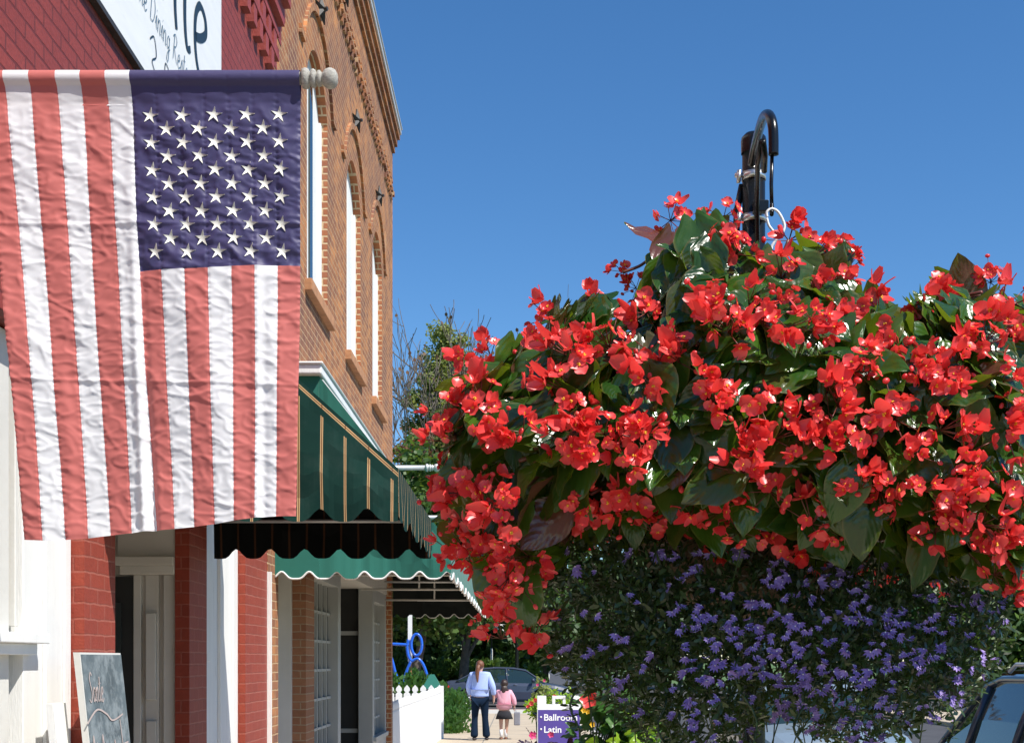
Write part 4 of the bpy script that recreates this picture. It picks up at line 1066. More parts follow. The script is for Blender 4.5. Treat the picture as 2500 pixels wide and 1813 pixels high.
while n_ < 380:
    x, y = rnd.uniform(1320,2460), rnd.uniform(1330,1960)
    if not inside(x, y, SO): continue
    if rnd.random() < (.72 if x < 1650 else (.35 if y < 1450 else 0)): continue
    d = shell(x, y, SO, .36, 230) - .035; p = spt(x, y, d)
    mt = Matrix.Translation(p) @ Matrix.Rotation(rnd.gauss(0,.5)+(p.x-SC.x)*1.2, 4, 'Z') @ Matrix.Rotation(rnd.gauss(-.12,.35), 4, 'X') @ Matrix.Rotation(rnd.gauss(0,.45), 4, 'Y') @ Matrix.Scale(rnd.uniform(.58,1.0), 4)
    if n_ < 99:
        o = bpy.data.objects.new('blossom', sbl[n_ % 5]); link(o, sf); o.matrix_parent_inverse = Matrix.Translation(-sf.location); o.matrix_basis = mt
    else: stuff.append((mt, n_ % 5))
    n_ += 1
merge('blossoms', stuff, sbl, [M['spetal'], M['white']], sf, 'stuff')

# ------------------------------------------------------------------ fence, little roof, blue tube figure
fn = thing('picket_fence', 'white wooden picket fence beyond the brick building', 'fence', (-1.8, 25, 0))
M['fencew'] = pm('fence_white', (.80,.80,.79), .6, .05, 5, .2, 30, dirt=(.6,.6,.57), dirt_lo=.62, stretch=(6,6,1))
def picket(b, p, dr, w_, h, t=.02):
    """spade-topped picket; dr unit vector along the fence"""
    prof = [(-.5,0),(-.5,.80),(-.62,.84),(-.5,.90),(-.2,.955),(0,1),(.2,.955),(.5,.90),(.62,.84),(.5,.80),(.5,0)]
    prof = [(-.5,0),(-.5,.83),(-.22,.865),(-.46,.90),(-.40,.945),(0,1.0),(.40,.945),(.46,.90),(.22,.865),(.5,.83),(.5,0)]
    nrm = Vector((-dr.y, dr.x, 0)); n = len(prof)
    v = [p + dr*(u*w_) + Vector((0,0,z*h)) - nrm*t/2 for u, z in prof] + [p + dr*(u*w_) + Vector((0,0,z*h)) + nrm*t/2 for u, z in prof]
    b.add(v, [tuple(range(n))[::-1], tuple(range(n, 2*n))] + [(i, (i+1)%n, n+(i+1)%n, n+i) for i in range(n)])
A = Vector((-1.92, 20.75, 0)); B = Vector((-1.69, 29.6, 0)); dr = (B-A).normalized(); L = (B-A).length; k = int(L/.135)
for i in range(min(k, 66)):
    b = MB(); picket(b, A+dr*(L*(i+.5)/k), dr, .125, 1.05+.06*i/k + rnd.uniform(-.008,.008)); part(b, 'picket', M['fencew'], fn)
b = MB()
for z in (.30,.78): 
    nrm = Vector((-dr.y, dr.x, 0))
    for (p, q) in ((A,B),):
        v = [p+nrm*.012+Vector((0,0,z)), q+nrm*.012+Vector((0,0,z)), q+nrm*.05+Vector((0,0,z)), p+nrm*.05+Vector((0,0,z))]
        b.add(v+[u+Vector((0,0,.09)) for u in v], [(0,3,2,1),(4,5,6,7),(0,1,5,4),(1,2,6,5),(2,3,7,6),(3,0,4,7)])
part(b, 'rail', M['fencew'], fn)
dx = Vector((1,0,0))
for i in range(14):
    b = MB(); picket(b, Vector((-1.74-.172*i, 29.66, 0)), dx, .14, 1.14); part(b, 'picket', M['fencew'], fn)
b = MB(); b.box(-4.2,-1.69,29.68,29.72,.3,.4); b.box(-4.2,-1.69,29.68,29.72,.78,.88); part(b, 'rail', M['fencew'], fn)
b = MB(); b.box(-1.74,-1.65,29.58,29.72,0,1.12); part(b, 'post', M['fencew'], fn)
kd = thing('kiosk_box', 'small box with a green hipped roof peeking over the fence corner', 'box', (P(1055,0,31).x, 31, 0))
b = MB(); c = P(1055,1680,31); b.box(c.x-.16,c.x+.16,30.85,31.15,0,1.05); part(b, 'box_body', M['greyframe'], kd)
b = MB(); zt_ = P(0,1645,31).z; zb_ = P(0,1680,31).z
b.add([(c.x-.22,30.8,zb_),(c.x+.22,30.8,zb_),(c.x+.22,31.2,zb_),(c.x-.22,31.2,zb_),(c.x-.05,31,zt_),(c.x+.05,31,zt_)], [(0,1,5,4),(1,2,5),(2,3,4,5),(3,0,4),(0,3,2,1)])
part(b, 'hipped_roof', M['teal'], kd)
M['blue'] = pm('blue_tube_paint', (.02,.12,.62), .25, .05)
fg = thing('tube_sculpture', 'bright blue bent tube sculpture on a pale post behind the fence', 'sculpture', (P(1001,0,34).x, 34, 0))
def tub(pl, r=.035, closed=False, d=34):
    b = MB(); b.tube(crom([tuple(P(x,y,d)) for x,y in pl], 6), r, 8); return b
el = [(1017+13*math.cos(t), 1573+26*math.sin(t)) for t in [i*2*math.pi/16 for i in range(17)]]
for nm, pl in (('ring', el), ('bar', [(900,1570),(955,1571),(998,1573)]), ('arm', [(997,1560),(994,1580),(997,1600),(1004,1612)]), ('leg', [(1004,1614),(1020,1607),(1035,1625),(1046,1665),(1050,1720)]), ('leg', [(1003,1614),(992,1640),(986,1670),(984,1740)]), ('leg', [(940,1560),(957,1610),(965,1640),(976,1675),(985,1740)])):
    part(tub(pl), nm, M['blue'], fg, True)
b = MB(); c = P(1001,0,34.1); b.box(c.x-.05,c.x+.05,34.07,34.15,P(0,1615,34).z,P(0,1500,34).z); part(b, 'white_board', M['white'], fg)
b = MB(); b.tube([(c.x+.02,34.12,0),(c.x+.02,34.12,P(0,1600,34).z)], .03, 8); part(b, 'post', M['stone'], fg)

# ------------------------------------------------------------------ people
def skin(name, nodes, edges, mat, parent, sub=2, mats=None):
    keys = list(nodes); me = bpy.data.meshes.new(name)
    me.from_pydata([nodes[k][:3] for k in keys], [(keys.index(a), keys.index(c)) for a, c in edges], [])
    o = bpy.data.objects.new(name, me); sc.collection.objects.link(o)
    md = o.modifiers.new('skin', 'SKIN'); md.use_smooth_shade = True
    for i, k in enumerate(keys):
        r_ = nodes[k][3]; r_ = r_ if isinstance(r_, tuple) else (r_, r_)
        me.skin_vertices[0].data[i].radius = r_; me.skin_vertices[0].data[i].use_root = (i == 0)
    s_ = o.modifiers.new('sub', 'SUBSURF'); s_.levels = sub; s_.render_levels = sub
    dg = bpy.context.evaluated_depsgraph_get(); nm = bpy.data.meshes.new_from_object(o.evaluated_get(dg)); bpy.data.objects.remove(o)
    nm.name = name; nm.materials.clear(); nm.materials.append(mat)
    for p_ in nm.polygons: p_.use_smooth = True; p_.material_index = 0
    o = bpy.data.objects.new(name, nm); link(o, parent); return o
def hand(nodes, edges, w_, side, dn=(0,0,-1), s=1.0, pre='h'):
    """palm and five curled fingers below wrist node w_"""
    x, y, z, r_ = nodes[w_]; pk = pre+'palm'
    nodes[pk] = (x, y+.01*s, z-.055*s, .024*s); edges.append((w_, pk))
    for i, (off, ln) in enumerate(((-.027,.055),(-.009,.065),(.009,.06),(.026,.048))):
        a, c = pre+'f%da' % i, pre+'f%db' % i
        nodes[a] = (x+.004*side, y+off*s+.01, z-(.055+ln*.5)*s, .0085*s); nodes[c] = (x-.010*side*s, y+off*s+.015, z-(.055+ln)*s, .007*s)
        edges += [(pk, a), (a, c)]
    nodes[pre+'t1'] = (x-.018*side*s, y+.035*s, z-.055*s, .010*s); nodes[pre+'t2'] = (x-.02*side*s, y+.045*s, z-.085*s, .008*s)
    edges += [(pk, pre+'t1'), (pre+'t1', pre+'t2')]
M['skin'] = pm('skin', (.55,.32,.24), .5, .05)
M['jacket'] = cloth('blue_fleece', (.36,.46,.80), 0, .9); M['jeans'] = pm('dark_denim', (.008,.017,.036), .95, .15, spec=.05)
M['hair1'] = pm('auburn_hair', (.16,.060,.028), .45, .3, 40, .4, 90, stretch=(6,6,1)); M['hair2'] = pm('dark_brown_hair', (.035,.018,.013), .4, .3, 40, .4, 90, stretch=(6,6,1))
M['pink'] = cloth('pink_hoodie', (.72,.36,.44), 0, .9); M['skirt'] = cloth('black_skirt', (.012,.012,.018), 0, .9)
M['sock'] = pm('white_sock', (.7,.7,.72), .9); M['shoe'] = pm('dark_shoe', (.04,.03,.03), .6); M['shoe2'] = pm('brown_shoe', (.30,.14,.09), .6)
M['bag'] = pm('grey_bag', (.20,.20,.23), .7)
WD = 29.0
wo = thing('person', 'woman seen from behind in pale blue fleece jacket and dark flared jeans, auburn ponytail', 'person', (P(1172,0,WD).x, WD, 0))
n = {'pel':(0,0,.92,.13),'wai':(0,.01,1.06,.115),'che':(0,.0,1.26,.14),'nk0':(0,0,1.40,.06),'nk':(0,.01,1.46,.047),'hd1':(.008,.03,1.52,.068),'hd2':(.005,.02,1.575,.082),'hd3':(.0,.01,1.62,.055),
     'nose':(.062,.105,1.535,.014),'hipL':(-.09,0,.86,.085),'knL':(-.11,.04,.47,.055),'anL':(-.115,-.06,.09,.036),'toL':(-.115,.07,.035,.035),
     'hipR':(.09,0,.86,.085),'knR':(.10,.02,.47,.055),'anR':(.135,.03,.09,.036),'toR':(.14,.16,.035,.035),
     'shL':(-.165,0,1.36,.058),'elL':(-.235,.02,1.10,.044),'wrL':(-.19,.16,.92,.027),'shR':(.165,0,1.36,.058),'elR':(.255,-.05,1.11,.044),'wrR':(.285,.03,.88,.027)}
e = [('pel','wai'),('wai','che'),('che','nk0'),('nk0','nk'),('nk','hd1'),('hd1','hd2'),('hd2','hd3'),('hd1','nose'),('pel','hipL'),('hipL','knL'),('knL','anL'),('anL','toL'),('pel','hipR'),('hipR','knR'),('knR','anR'),('anR','toR'),('che','shL'),('shL','elL'),('elL','wrL'),('che','shR'),('shR','elR'),('elR','wrR')]
hand(n, e, 'wrR', 1, pre='hr'); hand(n, e, 'wrL', -1, pre='hl')
skin('body', n, e, M['skin'], wo)
skin('jacket', {'a':(0,0,1.20,(.20,.145)),'b':(0,0,1.06,(.20,.15)),'c':(0,0,.93,(.205,.155)),'c2':(0,0,.89,(.205,.155)),'d':(0,0,1.34,(.145,.11)),'e':(0,0,1.43,.075),'sL':(-.17,0,1.36,.078),'eL':(-.245,.02,1.10,.068),'wL':(-.20,.14,.94,.052),'sR':(.17,0,1.36,.078),'eR':(.268,-.05,1.11,.070),'wR':(.288,.02,.93,.055)},
     [('a','b'),('b','c'),('c','c2'),('a','d'),('d','e'),('d','sL'),('sL','eL'),('eL','wL'),('d','sR'),('sR','eR'),('eR','wR')], M['jacket'], wo)
skin('jeans', {'p':(0,0,.90,(.165,.135)),'hL':(-.09,0,.82,(.10,.11)),'kL':(-.112,.04,.47,.070),'cL':(-.116,-.01,.25,.078),'aL':(-.118,-.06,.05,.092),'hR':(.09,0,.82,(.10,.11)),'kR':(.103,.02,.47,.070),'cR':(.12,.02,.25,.078),'aR':(.137,.03,.05,.092)},
     [('p','hL'),('hL','kL'),('kL','cL'),('cL','aL'),('p','hR'),('hR','kR'),('kR','cR'),('cR','aR')], M['jeans'], wo)
b = MB(); b.sphere((0,-.004,1.572), .092, 0, 18, 12, (.93,1.05,1.02)); b.build('hair', M['hair1'], wo, True)
skin('ponytail', {'p0':(-.02,-.10,1.575,.035),'p1':(-.04,-.145,1.50,.052),'p2':(-.055,-.155,1.38,.045),'p3':(-.05,-.16,1.27,.028),'p4':(-.045,-.16,1.20,.012)},
     [('p0','p1'),('p1','p2'),('p2','p3'),('p3','p4')], M['hair1'], wo)
for sx, y in ((-.115,0),(.14,.09)):
    b = MB(); b.sphere((sx, y, .032), .05, 0, 12, 8, (.95,2.5,.64)); o = b.build('shoe', M['shoe'], wo, True)
gd = 29.3
gi = thing('person', 'girl seen from behind in pink hoodie, short black skirt and white socks', 'person', (P(1231,0,gd).x, gd, 0))
n = {'pel':(0,0,.66,.10),'wai':(0,0,.76,.09),'che':(0,0,.93,.105),'nk0':(0,0,1.04,.045),'nk':(0,0,1.08,.038),'hd1':(0,.02,1.13,.06),'hd2':(0,.01,1.185,.075),'hd3':(0,0,1.225,.05),'nose':(.0,.10,1.15,.012),
     'hipL':(-.065,0,.60,.062),'knL':(-.068,0,.34,.042),'anL':(-.065,-.02,.07,.027),'toL':(-.065,.07,.03,.028),'hipR':(.065,0,.60,.062),'knR':(.055,.03,.34,.042),'anR':(.035,.05,.07,.027),'toR':(.035,.13,.03,.028),
     'shL':(-.12,0,1.0,.042),'elL':(-.20,.04,.90,.034),'wrL':(-.135,.15,1.02,.022),'shR':(.12,0,1.0,.042),'elR':(.19,.0,.84,.034),'wrR':(.215,.04,.68,.021)}
e = [('pel','wai'),('wai','che'),('che','nk0'),('nk0','nk'),('nk','hd1'),('hd1','hd2'),('hd2','hd3'),('hd1','nose'),('pel','hipL'),('hipL','knL'),('knL','anL'),('anL','toL'),('pel','hipR'),('hipR','knR'),('knR','anR'),('anR','toR'),('che','shL'),('shL','elL'),('elL','wrL'),('che','shR'),('shR','elR'),('elR','wrR')]
hand(n, e, 'wrR', 1, s=.8, pre='hr'); hand(n, e, 'wrL', -1, s=.8, pre='hl')
skin('body', n, e, M['skin'], gi)
skin('hoodie', {'a':(0,0,.88,(.16,.12)),'b':(0,0,.74,(.175,.13)),'c':(0,0,.60,(.185,.14)),'d':(0,0,.98,(.12,.095)),'e':(0,0,1.05,.06),'hood':(0,-.09,1.0,.06),'sL':(-.125,0,1.0,.06),'eL':(-.215,.04,.89,.055),'wL':(-.15,.13,.99,.042),'sR':(.125,0,1.0,.06),'eR':(.205,0,.84,.055),'wR':(.222,.03,.71,.045)},
     [('a','b'),('b','c'),('a','d'),('d','e'),('d','hood'),('d','sL'),('sL','eL'),('eL','wL'),('d','sR'),('sR','eR'),('eR','wR')], M['pink'], gi)
b = MB(); b.lathe([(.12,.60),(.15,.54),(.185,.43),(.18,.43),(.11,.60)], (0,0,0), 'Z', 24)
for i, v in enumerate(b.v):
    a = math.atan2(v[1], v[0]); k_ = 1+.05*math.sin(a*9)*(1 if v[2] < .5 else .3); b.v[i] = (v[0]*k_*1.0, v[1]*k_*.8, v[2])
b.build('skirt', M['skirt'], gi, True)
b = MB(); b.sphere((0,-.008,1.178), .088, 0, 18, 12, (.95,1.05,1.0)); b.build('hair', M['hair2'], gi, True)
skin('long_hair', {'b':(0,-.045,1.15,(.080,.055)),'c':(.005,-.075,1.03,(.085,.045)),'d':(.01,-.08,.94,(.06,.03))}, [('b','c'),('c','d')], M['hair2'], gi)
for sx, y in ((-.065,-.02),(.035,.05)):
    b = MB(); b.tube([(sx,y,.05),(sx,y,.12),(sx,y+.0,.21)], [.034,.033,.040], 12); b.build('sock', M['sock'], gi, True)
    b = MB(); b.sphere((sx, y+.05, .028), .04, 0, 12, 8, (.95,2.2,.7)); b.build('shoe', M['shoe2'], gi, True)
bgx = thing('shoulder_bag', 'flat grey bag hanging from the girl\'s right hand', 'bag', (P(1231,0,gd).x+.235, gd+.05, .30))
b = MB(); b.box(-.03,.10,-.14,.14,.0,.27); b.build('bag_body', M['bag'], bgx, bevel=.015)
b = MB(); b.tube(crom([(.02,-.08,.26),(.0,-.06,.34),(-.015,0,.37),(.0,.06,.34),(.02,.08,.26)],4), .006, 6); b.build('handle', M['bag'], bgx, True)

# ------------------------------------------------------------------ cars
def carmat(name, col, rough=.3):
    m = pm(name, col, rough, .03, 2, coat=.45, spec=.4); return m
M['tyre'] = pm('tyre_rubber', (.02,.02,.02), .85); M['rim'] = pm('alloy_rim', (.45,.45,.47), .35, metal=.8)
M['lamp_red'] = pm('red_lens', (.55,.01,.01), .15); M['lamp_clear'] = pm('clear_lens', (.7,.7,.7), .1); M['chrome'] = pm('chrome_trim', (.6,.6,.6), .15, metal=.9)
def car(name, label, loc, rz, col, L=4.7, W=1.82, H=1.45, kind='sedan', group=None, rough=.3):
    """local +x is forward, origin on the ground at the middle"""
    t = thing(name, label, 'car', loc, rz, group); mt = carmat(name+'_paint_'+kind+str(int(col[2]*1000)), col, rough); hw = W/2
    wb = L*.58; wr = .33 if kind == 'sedan' else .36; ax = (-wb/2-.02, wb/2-.02)
    if kind == 'sedan':
        bel = [(-L/2,.60,.72),(-L/2+.06,.86,.80),(-L/2+.25,.97,.88),(-L*.33,1.0,.95),(-L*.1,.95,.99),(L*.12,.93,1.0),(L*.27,.92,.98),(L*.38,.84,.93),(L/2-.12,.74,.84),(L/2,.58,.70)]
        gh = [(-L*.385,1.0),(-L*.20,H-.05),(-L*.08,H),(L*.06,H-.02),(L*.16,H-.10),(L*.31,.92)]
    else:
        bel = [(-L/2,.55,.80),(-L/2+.05,.95,.90),(-L*.4,1.05,.97),(-L*.1,1.05,1.0),(L*.12,1.05,1.0),(L*.22,1.06,.99),(L*.36,1.0,.95),(L/2-.1,.92,.88),(L/2,.70,.78)]
        gh = [(-L*.485,1.04),(-L*.44,H-.10),(-L*.30,H),(L*.02,H-.01),(L*.09,H-.08),(L*.235,1.06)]
    def bz(x):
        for (a, za, wa), (c, zc, wc) in zip(bel, bel[1:]):
            if a <= x <= c: f = (x-a)/(c-a); return za+(zc-za)*f, wa+(wc-wa)*f
        return bel[-1][1], bel[-1][2]
    b = MB(); n = 44; rows = []
    for i in range(n+1):
        x = -L/2+L*i/n; z, wf = bz(x); w_ = hw*wf; lo = .20
        for a in ax:
            d = abs(x-a)
            if d < wr+.055: lo = max(lo, wr + math.sqrt(max(0,(wr+.055)**2-d*d)))
        mid = max(lo+.02, z*.62)
        rows.append([(x,0,.20),(x,w_*.90,max(.20,lo)),(x,w_*.97,max(lo+.01,.30)),(x,w_*1.0,mid),(x,w_*.985,max(mid+.02,z-.13)),(x,w_*.93,max(mid+.03,z-.03)),(x,w_*.80,z+.01),(x,w_*.4,z+.035),(x,0,z+.04)])
    for i in range(n):
        for j in range(8):
            for s_ in (1,-1):
                q = [rows[i][j], rows[i][j+1], rows[i+1][j+1], rows[i+1][j]]; q = [(a, y*s_, z) for a, y, z in q]
                b.quad(*(q if s_ == -1 else q[::-1]))
    for r_ in (rows[0], rows[-1]): b.add([(p[0], p[1], p[2]) for p in r_]+[(p[0], -p[1], p[2]) for p in r_[::-1]], [tuple(range(18))])
    body = b.build('body', mt, t, True)
    # greenhouse: glass volume, then roof and pillars in body colour
    def gz(x):
        for (a, za), (c, zc) in zip(gh, gh[1:]):
            if a <= x <= c: f = (x-a)/(c-a); return za+(zc-za)*f
        return gh[-1][1]
    xs = sorted(set([g[0] for g in gh]+[gh[0][0]+(gh[-1][0]-gh[0][0])*i/22 for i in range(23)]))
    def sec(x, off=0):
        z = gz(x); zb, wf = bz(x); zb -= .03; w0 = hw*.90; f = (z-zb)/(H-zb)
        wt = w0 - (w0-hw*.66)*max(0,f)
        return [(x,w0+off,zb),(x,(w0+wt)/2+.012+off,(z+zb)/2),(x,wt+off,z-.03),(x,wt*.85,z+off*.8),(x,0,z+.015+off*.8)]
    b = MB(); S = [sec(x) for x in xs]
    for i in range(len(xs)-1):
        for j in range(4):
            for s_ in (1,-1):
                q = [(a, y*s_, z) for a, y, z in (S[i][j],S[i][j+1],S[i+1][j+1],S[i+1][j])]; b.quad(*(q if s_ == -1 else q[::-1]))
    b.build('windows', M['glassg'], t, True)
    b = MB(); xr = [x for x in xs if gh[1][0]-.12 <= x <= gh[-2][0]+.04]; S = [sec(x, .012) for x in xr]
    for i in range(len(xr)-1):
        for j in (2,3):
            for s_ in (1,-1):
                q = [(a, y*s_, z+.004) for a, y, z in (S[i][j],S[i][j+1],S[i+1][j+1],S[i+1][j])]; b.quad(*(q if s_ == -1 else q[::-1]))
    b.build('roof', mt, t, True)
    b = MB()
    for s_ in (1,-1):
        def rail(x0, x1, r_, pts=8):
            out = []
            for i in range(pts+1):
                x = x0+(x1-x0)*i/pts; q = sec(x, .006); out.append((x, q[2][1]*s_, q[2][2]+.008))
            b.tube(out, r_, 6)
        rail(gh[0][0]+.02, gh[-1][0]-.02, .028, 24)
        for x in ((-L*.13, L*.075) if kind != 'sedan' else (-L*.205, L*.015,)):
            q = sec(x, .008); b.tube([(x, q[0][1]*s_, q[0][2]),(x-.03, q[1][1]*s_, q[1][2]),(x-.05, q[2][1]*s_, q[2][2])], .03, 6)
        if kind != 'sedan':
            x = -L*.36; q = sec(x, .0); b.tube([(x+.10, q[0][1]*s_, q[0][2]),(x+.02, q[1][1]*s_, q[1][2]),(x, q[2][1]*s_, q[2][2])], .07, 6)
        else:
            x = -L*.27; q = sec(x, .0); b.tube([(x-.16, q[0][1]*s_, q[0][2]+.02),(x-.05, q[1][1]*s_, q[1][2]),(x+.1, sec(x+.1)[2][1]*s_, sec(x+.1)[2][2])], .055, 6)
    b.build('pillars', mt, t, True)
    if kind != 'sedan':
        for s_ in (1,-1):
            b = MB(); b.tube([(-L*.36,s_*hw*.60,H+.02),(-L*.34,s_*hw*.60,H+.07),(L*.0,s_*hw*.60,H+.075),(L*.03,s_*hw*.60,H+.02)], .016, 8); b.build('roof_rail', M['metal'], t, True)
    for s_ in (1,-1):
        for x in ax:
            b = MB(); b.lathe([(wr*.62,-.10),(wr*.92,-.10),(wr,-.06),(wr,.06),(wr*.92,.10),(wr*.62,.10)], (x, s_*(hw-.13), wr), 'Y', 28); wh = b.build('wheel', M['tyre'], t, True)
            b = MB(); b.lathe([(0,.07*s_),(.06,.075*s_),(.07,.05*s_),(wr*.55,.06*s_),(wr*.64,.09*s_)], (x, s_*(hw-.13), wr), 'Y', 28)
            for k in range(5):
                a = 2*math.pi*k/5; b.tube([(x+.05*math.cos(a), s_*(hw-.13)+.085*s_, wr+.05*math.sin(a)),(x+wr*.6*math.cos(a), s_*(hw-.13)+.085*s_, wr+wr*.6*math.sin(a))], .022, 6)
            b.build('rim', M['rim'], wh, True)
        z, wf = bz(-L/2+.08)
        b = MB(); b.box(-L/2-.004,-L/2+.30,s_*hw*.50 if s_>0 else -hw*.93, s_*hw*.50 if s_<0 else hw*.93, z-.20,z-.05) if kind=='sedan' else b.box(-L/2-.01,-L/2+.16,min(s_*hw*.70,s_*hw*.92),max(s_*hw*.70,s_*hw*.92),.75,1.05)
        b.build('tail_light', M['lamp_red'], t, bevel=.02)
        z, wf = bz(L/2-.15)
        b = MB(); b.box(L/2-.30,L/2-.02,min(s_*hw*.5,s_*hw*.84),max(s_*hw*.5,s_*hw*.84),z-.20,z-.07); b.build('headlight', M['lamp_clear'], t, bevel=.02)
        b = MB(); xm = L*.215; b.sphere((xm, s_*(hw+.07), 1.02), .1, 0, 12, 8, (.7,1.1,.75)); b.build('wing_mirror', mt, t, True)
        b = MB()
        for x in (-L*.16, L*.06): b.tube([(x, s_*(hw*.985), .84),(x+.16, s_*(hw*.985), .845)], .014, 6)
        b.build('door_handle', M['chrome'], t, True)
    return t
car('sedan_car', 'blue grey sedan crossing the side street beyond the two walkers', (P(1235,0,54).x, 53.5, -.115), 0, (.045,.058,.095), 4.85, 1.85, 1.50, 'sedan')
car('blue_suv', 'dark blue estate car with roof rails parked at the kerb behind the flowers', (4.22, 10.3, -.12), R(90), (.025,.045,.085), 4.7, 1.85, 1.68, 'suv')
car('grey_hatchback', 'grey car facing this way beyond the dark blue one, half hidden by trailing flowers', (3.35, 16.4, -.12), R(-90), (.20,.25,.29), 4.3, 1.75, 1.5, 'suv')
car('white_pickup', 'small white car far down the street by the lamp post', (P(1292,0,92).x, 92, -.12), R(75), (.7,.7,.7), 4.8, 1.9, 1.75, 'suv')

# ------------------------------------------------------------------ sandwich board
sb = thing('sandwich_board', 'purple sandwich board with white plastic frame reading Ballroom and Latin', 'sign', (P(1364,0,21).x, 21, 0))
sx0, sx1 = -.325, .325; zt_ = P(0,1697,21).z
M['purple'] = pm('purple_panel', (.085,.055,.26), .4, .05); M['plastic'] = pm('white_plastic', (.8,.8,.8), .4, .03)
b = MB()
for s_ in (-1, 1):
    y0, y1 = s_*.25, s_*.06
    def q(x0, x1, z0, z1, dy=0):
        f0, f1 = z0/1.13, z1/1.13; ya, yb = y0+(y1-y0)*f0, y0+(y1-y0)*f1
        v = [(x0,ya-.012,z0),(x1,ya-.012,z0),(x1,ya+.012,z0),(x0,ya+.012,z0),(x0,yb-.012,z1),(x1,yb-.012,z1),(x1,yb+.012,z1),(x0,yb+.012,z1)]
        b.add(v, [(0,3,2,1),(4,5,6,7),(0,1,5,4),(1,2,6,5),(2,3,7,6),(3,0,4,7)])
    q(sx0,sx1,.92,1.0); q(sx0,sx0+.012,0,.92); q(sx1-.012,sx1,0,.92); q(sx0,sx1,.08,.16)
    q(sx0,-.19,1.0,1.13); q(-.10,-.055,1.0,1.13); q(.06,.10,1.0,1.13); q(-.055,.06,1.085,1.13); q(.19,sx1,1.0,1.13)
b.build('frame', M['plastic'], sb, bevel=.006)
b = MB(); v = [(sx0+.013,-.25+.19*.14-.014,.16),(sx1-.013,-.25+.19*.14-.014,.16),(sx1-.013,-.25+.19*.81-.014,.92),(sx0+.013,-.25+.19*.81-.014,.92)]
b.add(v+[(x,y+.01,z) for x,y,z in v], [(0,1,2,3),(7,6,5,4),(0,4,5,1),(1,5,6,2),(2,6,7,3),(3,7,4,0)]); pnl = b.build('panel', M['purple'], sb)
def text_mesh(name, s_, size, loc, rot, mat, parent, ex=.002, bold=.0, align='LEFT'):
    cu = bpy.data.curves.new(name, 'FONT'); cu.body = s_; cu.size = size; cu.extrude = ex; cu.offset = bold; cu.align_x = align
    o = bpy.data.objects.new(name, cu); sc.collection.objects.link(o)
    dg = bpy.context.evaluated_depsgraph_get(); me = bpy.data.meshes.new_from_object(o.evaluated_get(dg)); bpy.data.objects.remove(o)
    me.materials.clear(); me.materials.append(mat); o = bpy.data.objects.new(name, me); link(o, parent); o.location = loc; o.rotation_euler = rot; return o
tl = math.atan2(.19, 1.13)
for k, (s_, z) in enumerate((('Ballroom',.765),('Latin',.585))):
    y = -.25+.19*z/1.13-.017
    text_mesh('lettering', s_, .138, (sx0+.095, y, z), (R(90)-tl, 0, 0), M['plastic'], pnl, .002, .0022)
    b = MB(); b.sphere((sx0+.055, y+.004, z+.05), .016, 0, 10, 6, (1,.3,1)); b.build('bullet', M['plastic'], pnl, True)

# ------------------------------------------------------------------ trees
def trunk_branches(h, r0, levels=4, spread=.5, seed=0, up=.25, nb=(2,4), lenf=.72, start=.35):
    rr = random.Random(seed); segs = []; tips = []
    def rec(p, d, L, r_, lv):
        pts = [p]; q = p.copy(); dd = d.copy()
        for i in range(4):
            dd = (dd + Vector((rr.gauss(0,.10),rr.gauss(0,.10),rr.gauss(0,.05)+up*.12))).normalized(); q = q + dd*L/4; pts.append(q.copy())
        r1 = r_*.62; segs.append((pts, [r_+(r1-r_)*i/4 for i in range(5)]))
        if lv == 0: tips.append((q, dd)); return
        n_ = rr.randint(*nb)
        for k in range(n_):
            at = pts[rr.choice((2,3,4))] if k else pts[-1]
            nd = (dd + Vector((rr.gauss(0,1),rr.gauss(0,1),rr.gauss(.1,.5)))*spread).normalized()
            rec(at, nd, L*lenf*rr.uniform(.8,1.15), r1*rr.uniform(.55,.85) if k else r1*.9, lv-1)
    rec(Vector((0,0,0)), Vector((0,0,1)), h, r0, levels); return segs, tips
def leaf_card(): return ([(-.35,0,0),(.35,0,0),(.42,.6,.08),(0,1,0),(-.42,.6,.08)], [(0,1,2,3,4)], [0], [(0,0)]*5)
LC = leaf_card()
def tree(name, label, loc, H, crown, nleaf, size, lmat, bark, group=None, seed=0, clump=.9, r0=.3, trunk_h=None, levels=3, cat='tree', hollow=.55):
    rr = random.Random(seed); t = thing(name, label, cat, loc, 0, group)
    th = trunk_h or H*.35
    segs, tips = trunk_branches(th, r0, levels, .55, seed, lenf=.68)
    b = MB()
    for pts, rs in segs: b.tube(pts, rs, 6, cap=False)
    b.build('trunk', bark, t, True)
    # clumps of leaves spread through the crown volume, denser near clump surfaces
    cs = []
    for (cx, cy, cz, rx, ry, rz) in crown:
        nc = max(6, int(10*rx*ry*rz/ (clump**3) * .22))
        for _ in range(min(nc, 90)):
            d = Vector((rr.gauss(0,1),rr.gauss(0,1),rr.gauss(0,1))).normalized()*rr.uniform(hollow,1.0)
            cs.append((Vector((cx+d.x*rx, cy+d.y*ry, cz+d.z*rz)), clump*rr.uniform(.55,1.25)))
    ms = []
    for i in range(nleaf):
        c, r_ = rr.choice(cs); d = Vector((rr.gauss(0,1),rr.gauss(0,1),rr.gauss(0,.8))).normalized()*r_*rr.random()**.4
        nr = (d.normalized() + Vector((0,0,.5)) + Vector((rr.gauss(0,.5),rr.gauss(0,.5),rr.gauss(0,.5))))
        ms.append(frame(c+d, Vector((rr.gauss(0,1),rr.gauss(0,1),rr.gauss(-.4,.6))), nr, size*rr.uniform(.6,1.3)))
    stamp('crown', LC, ms, lmat, t, False); return t
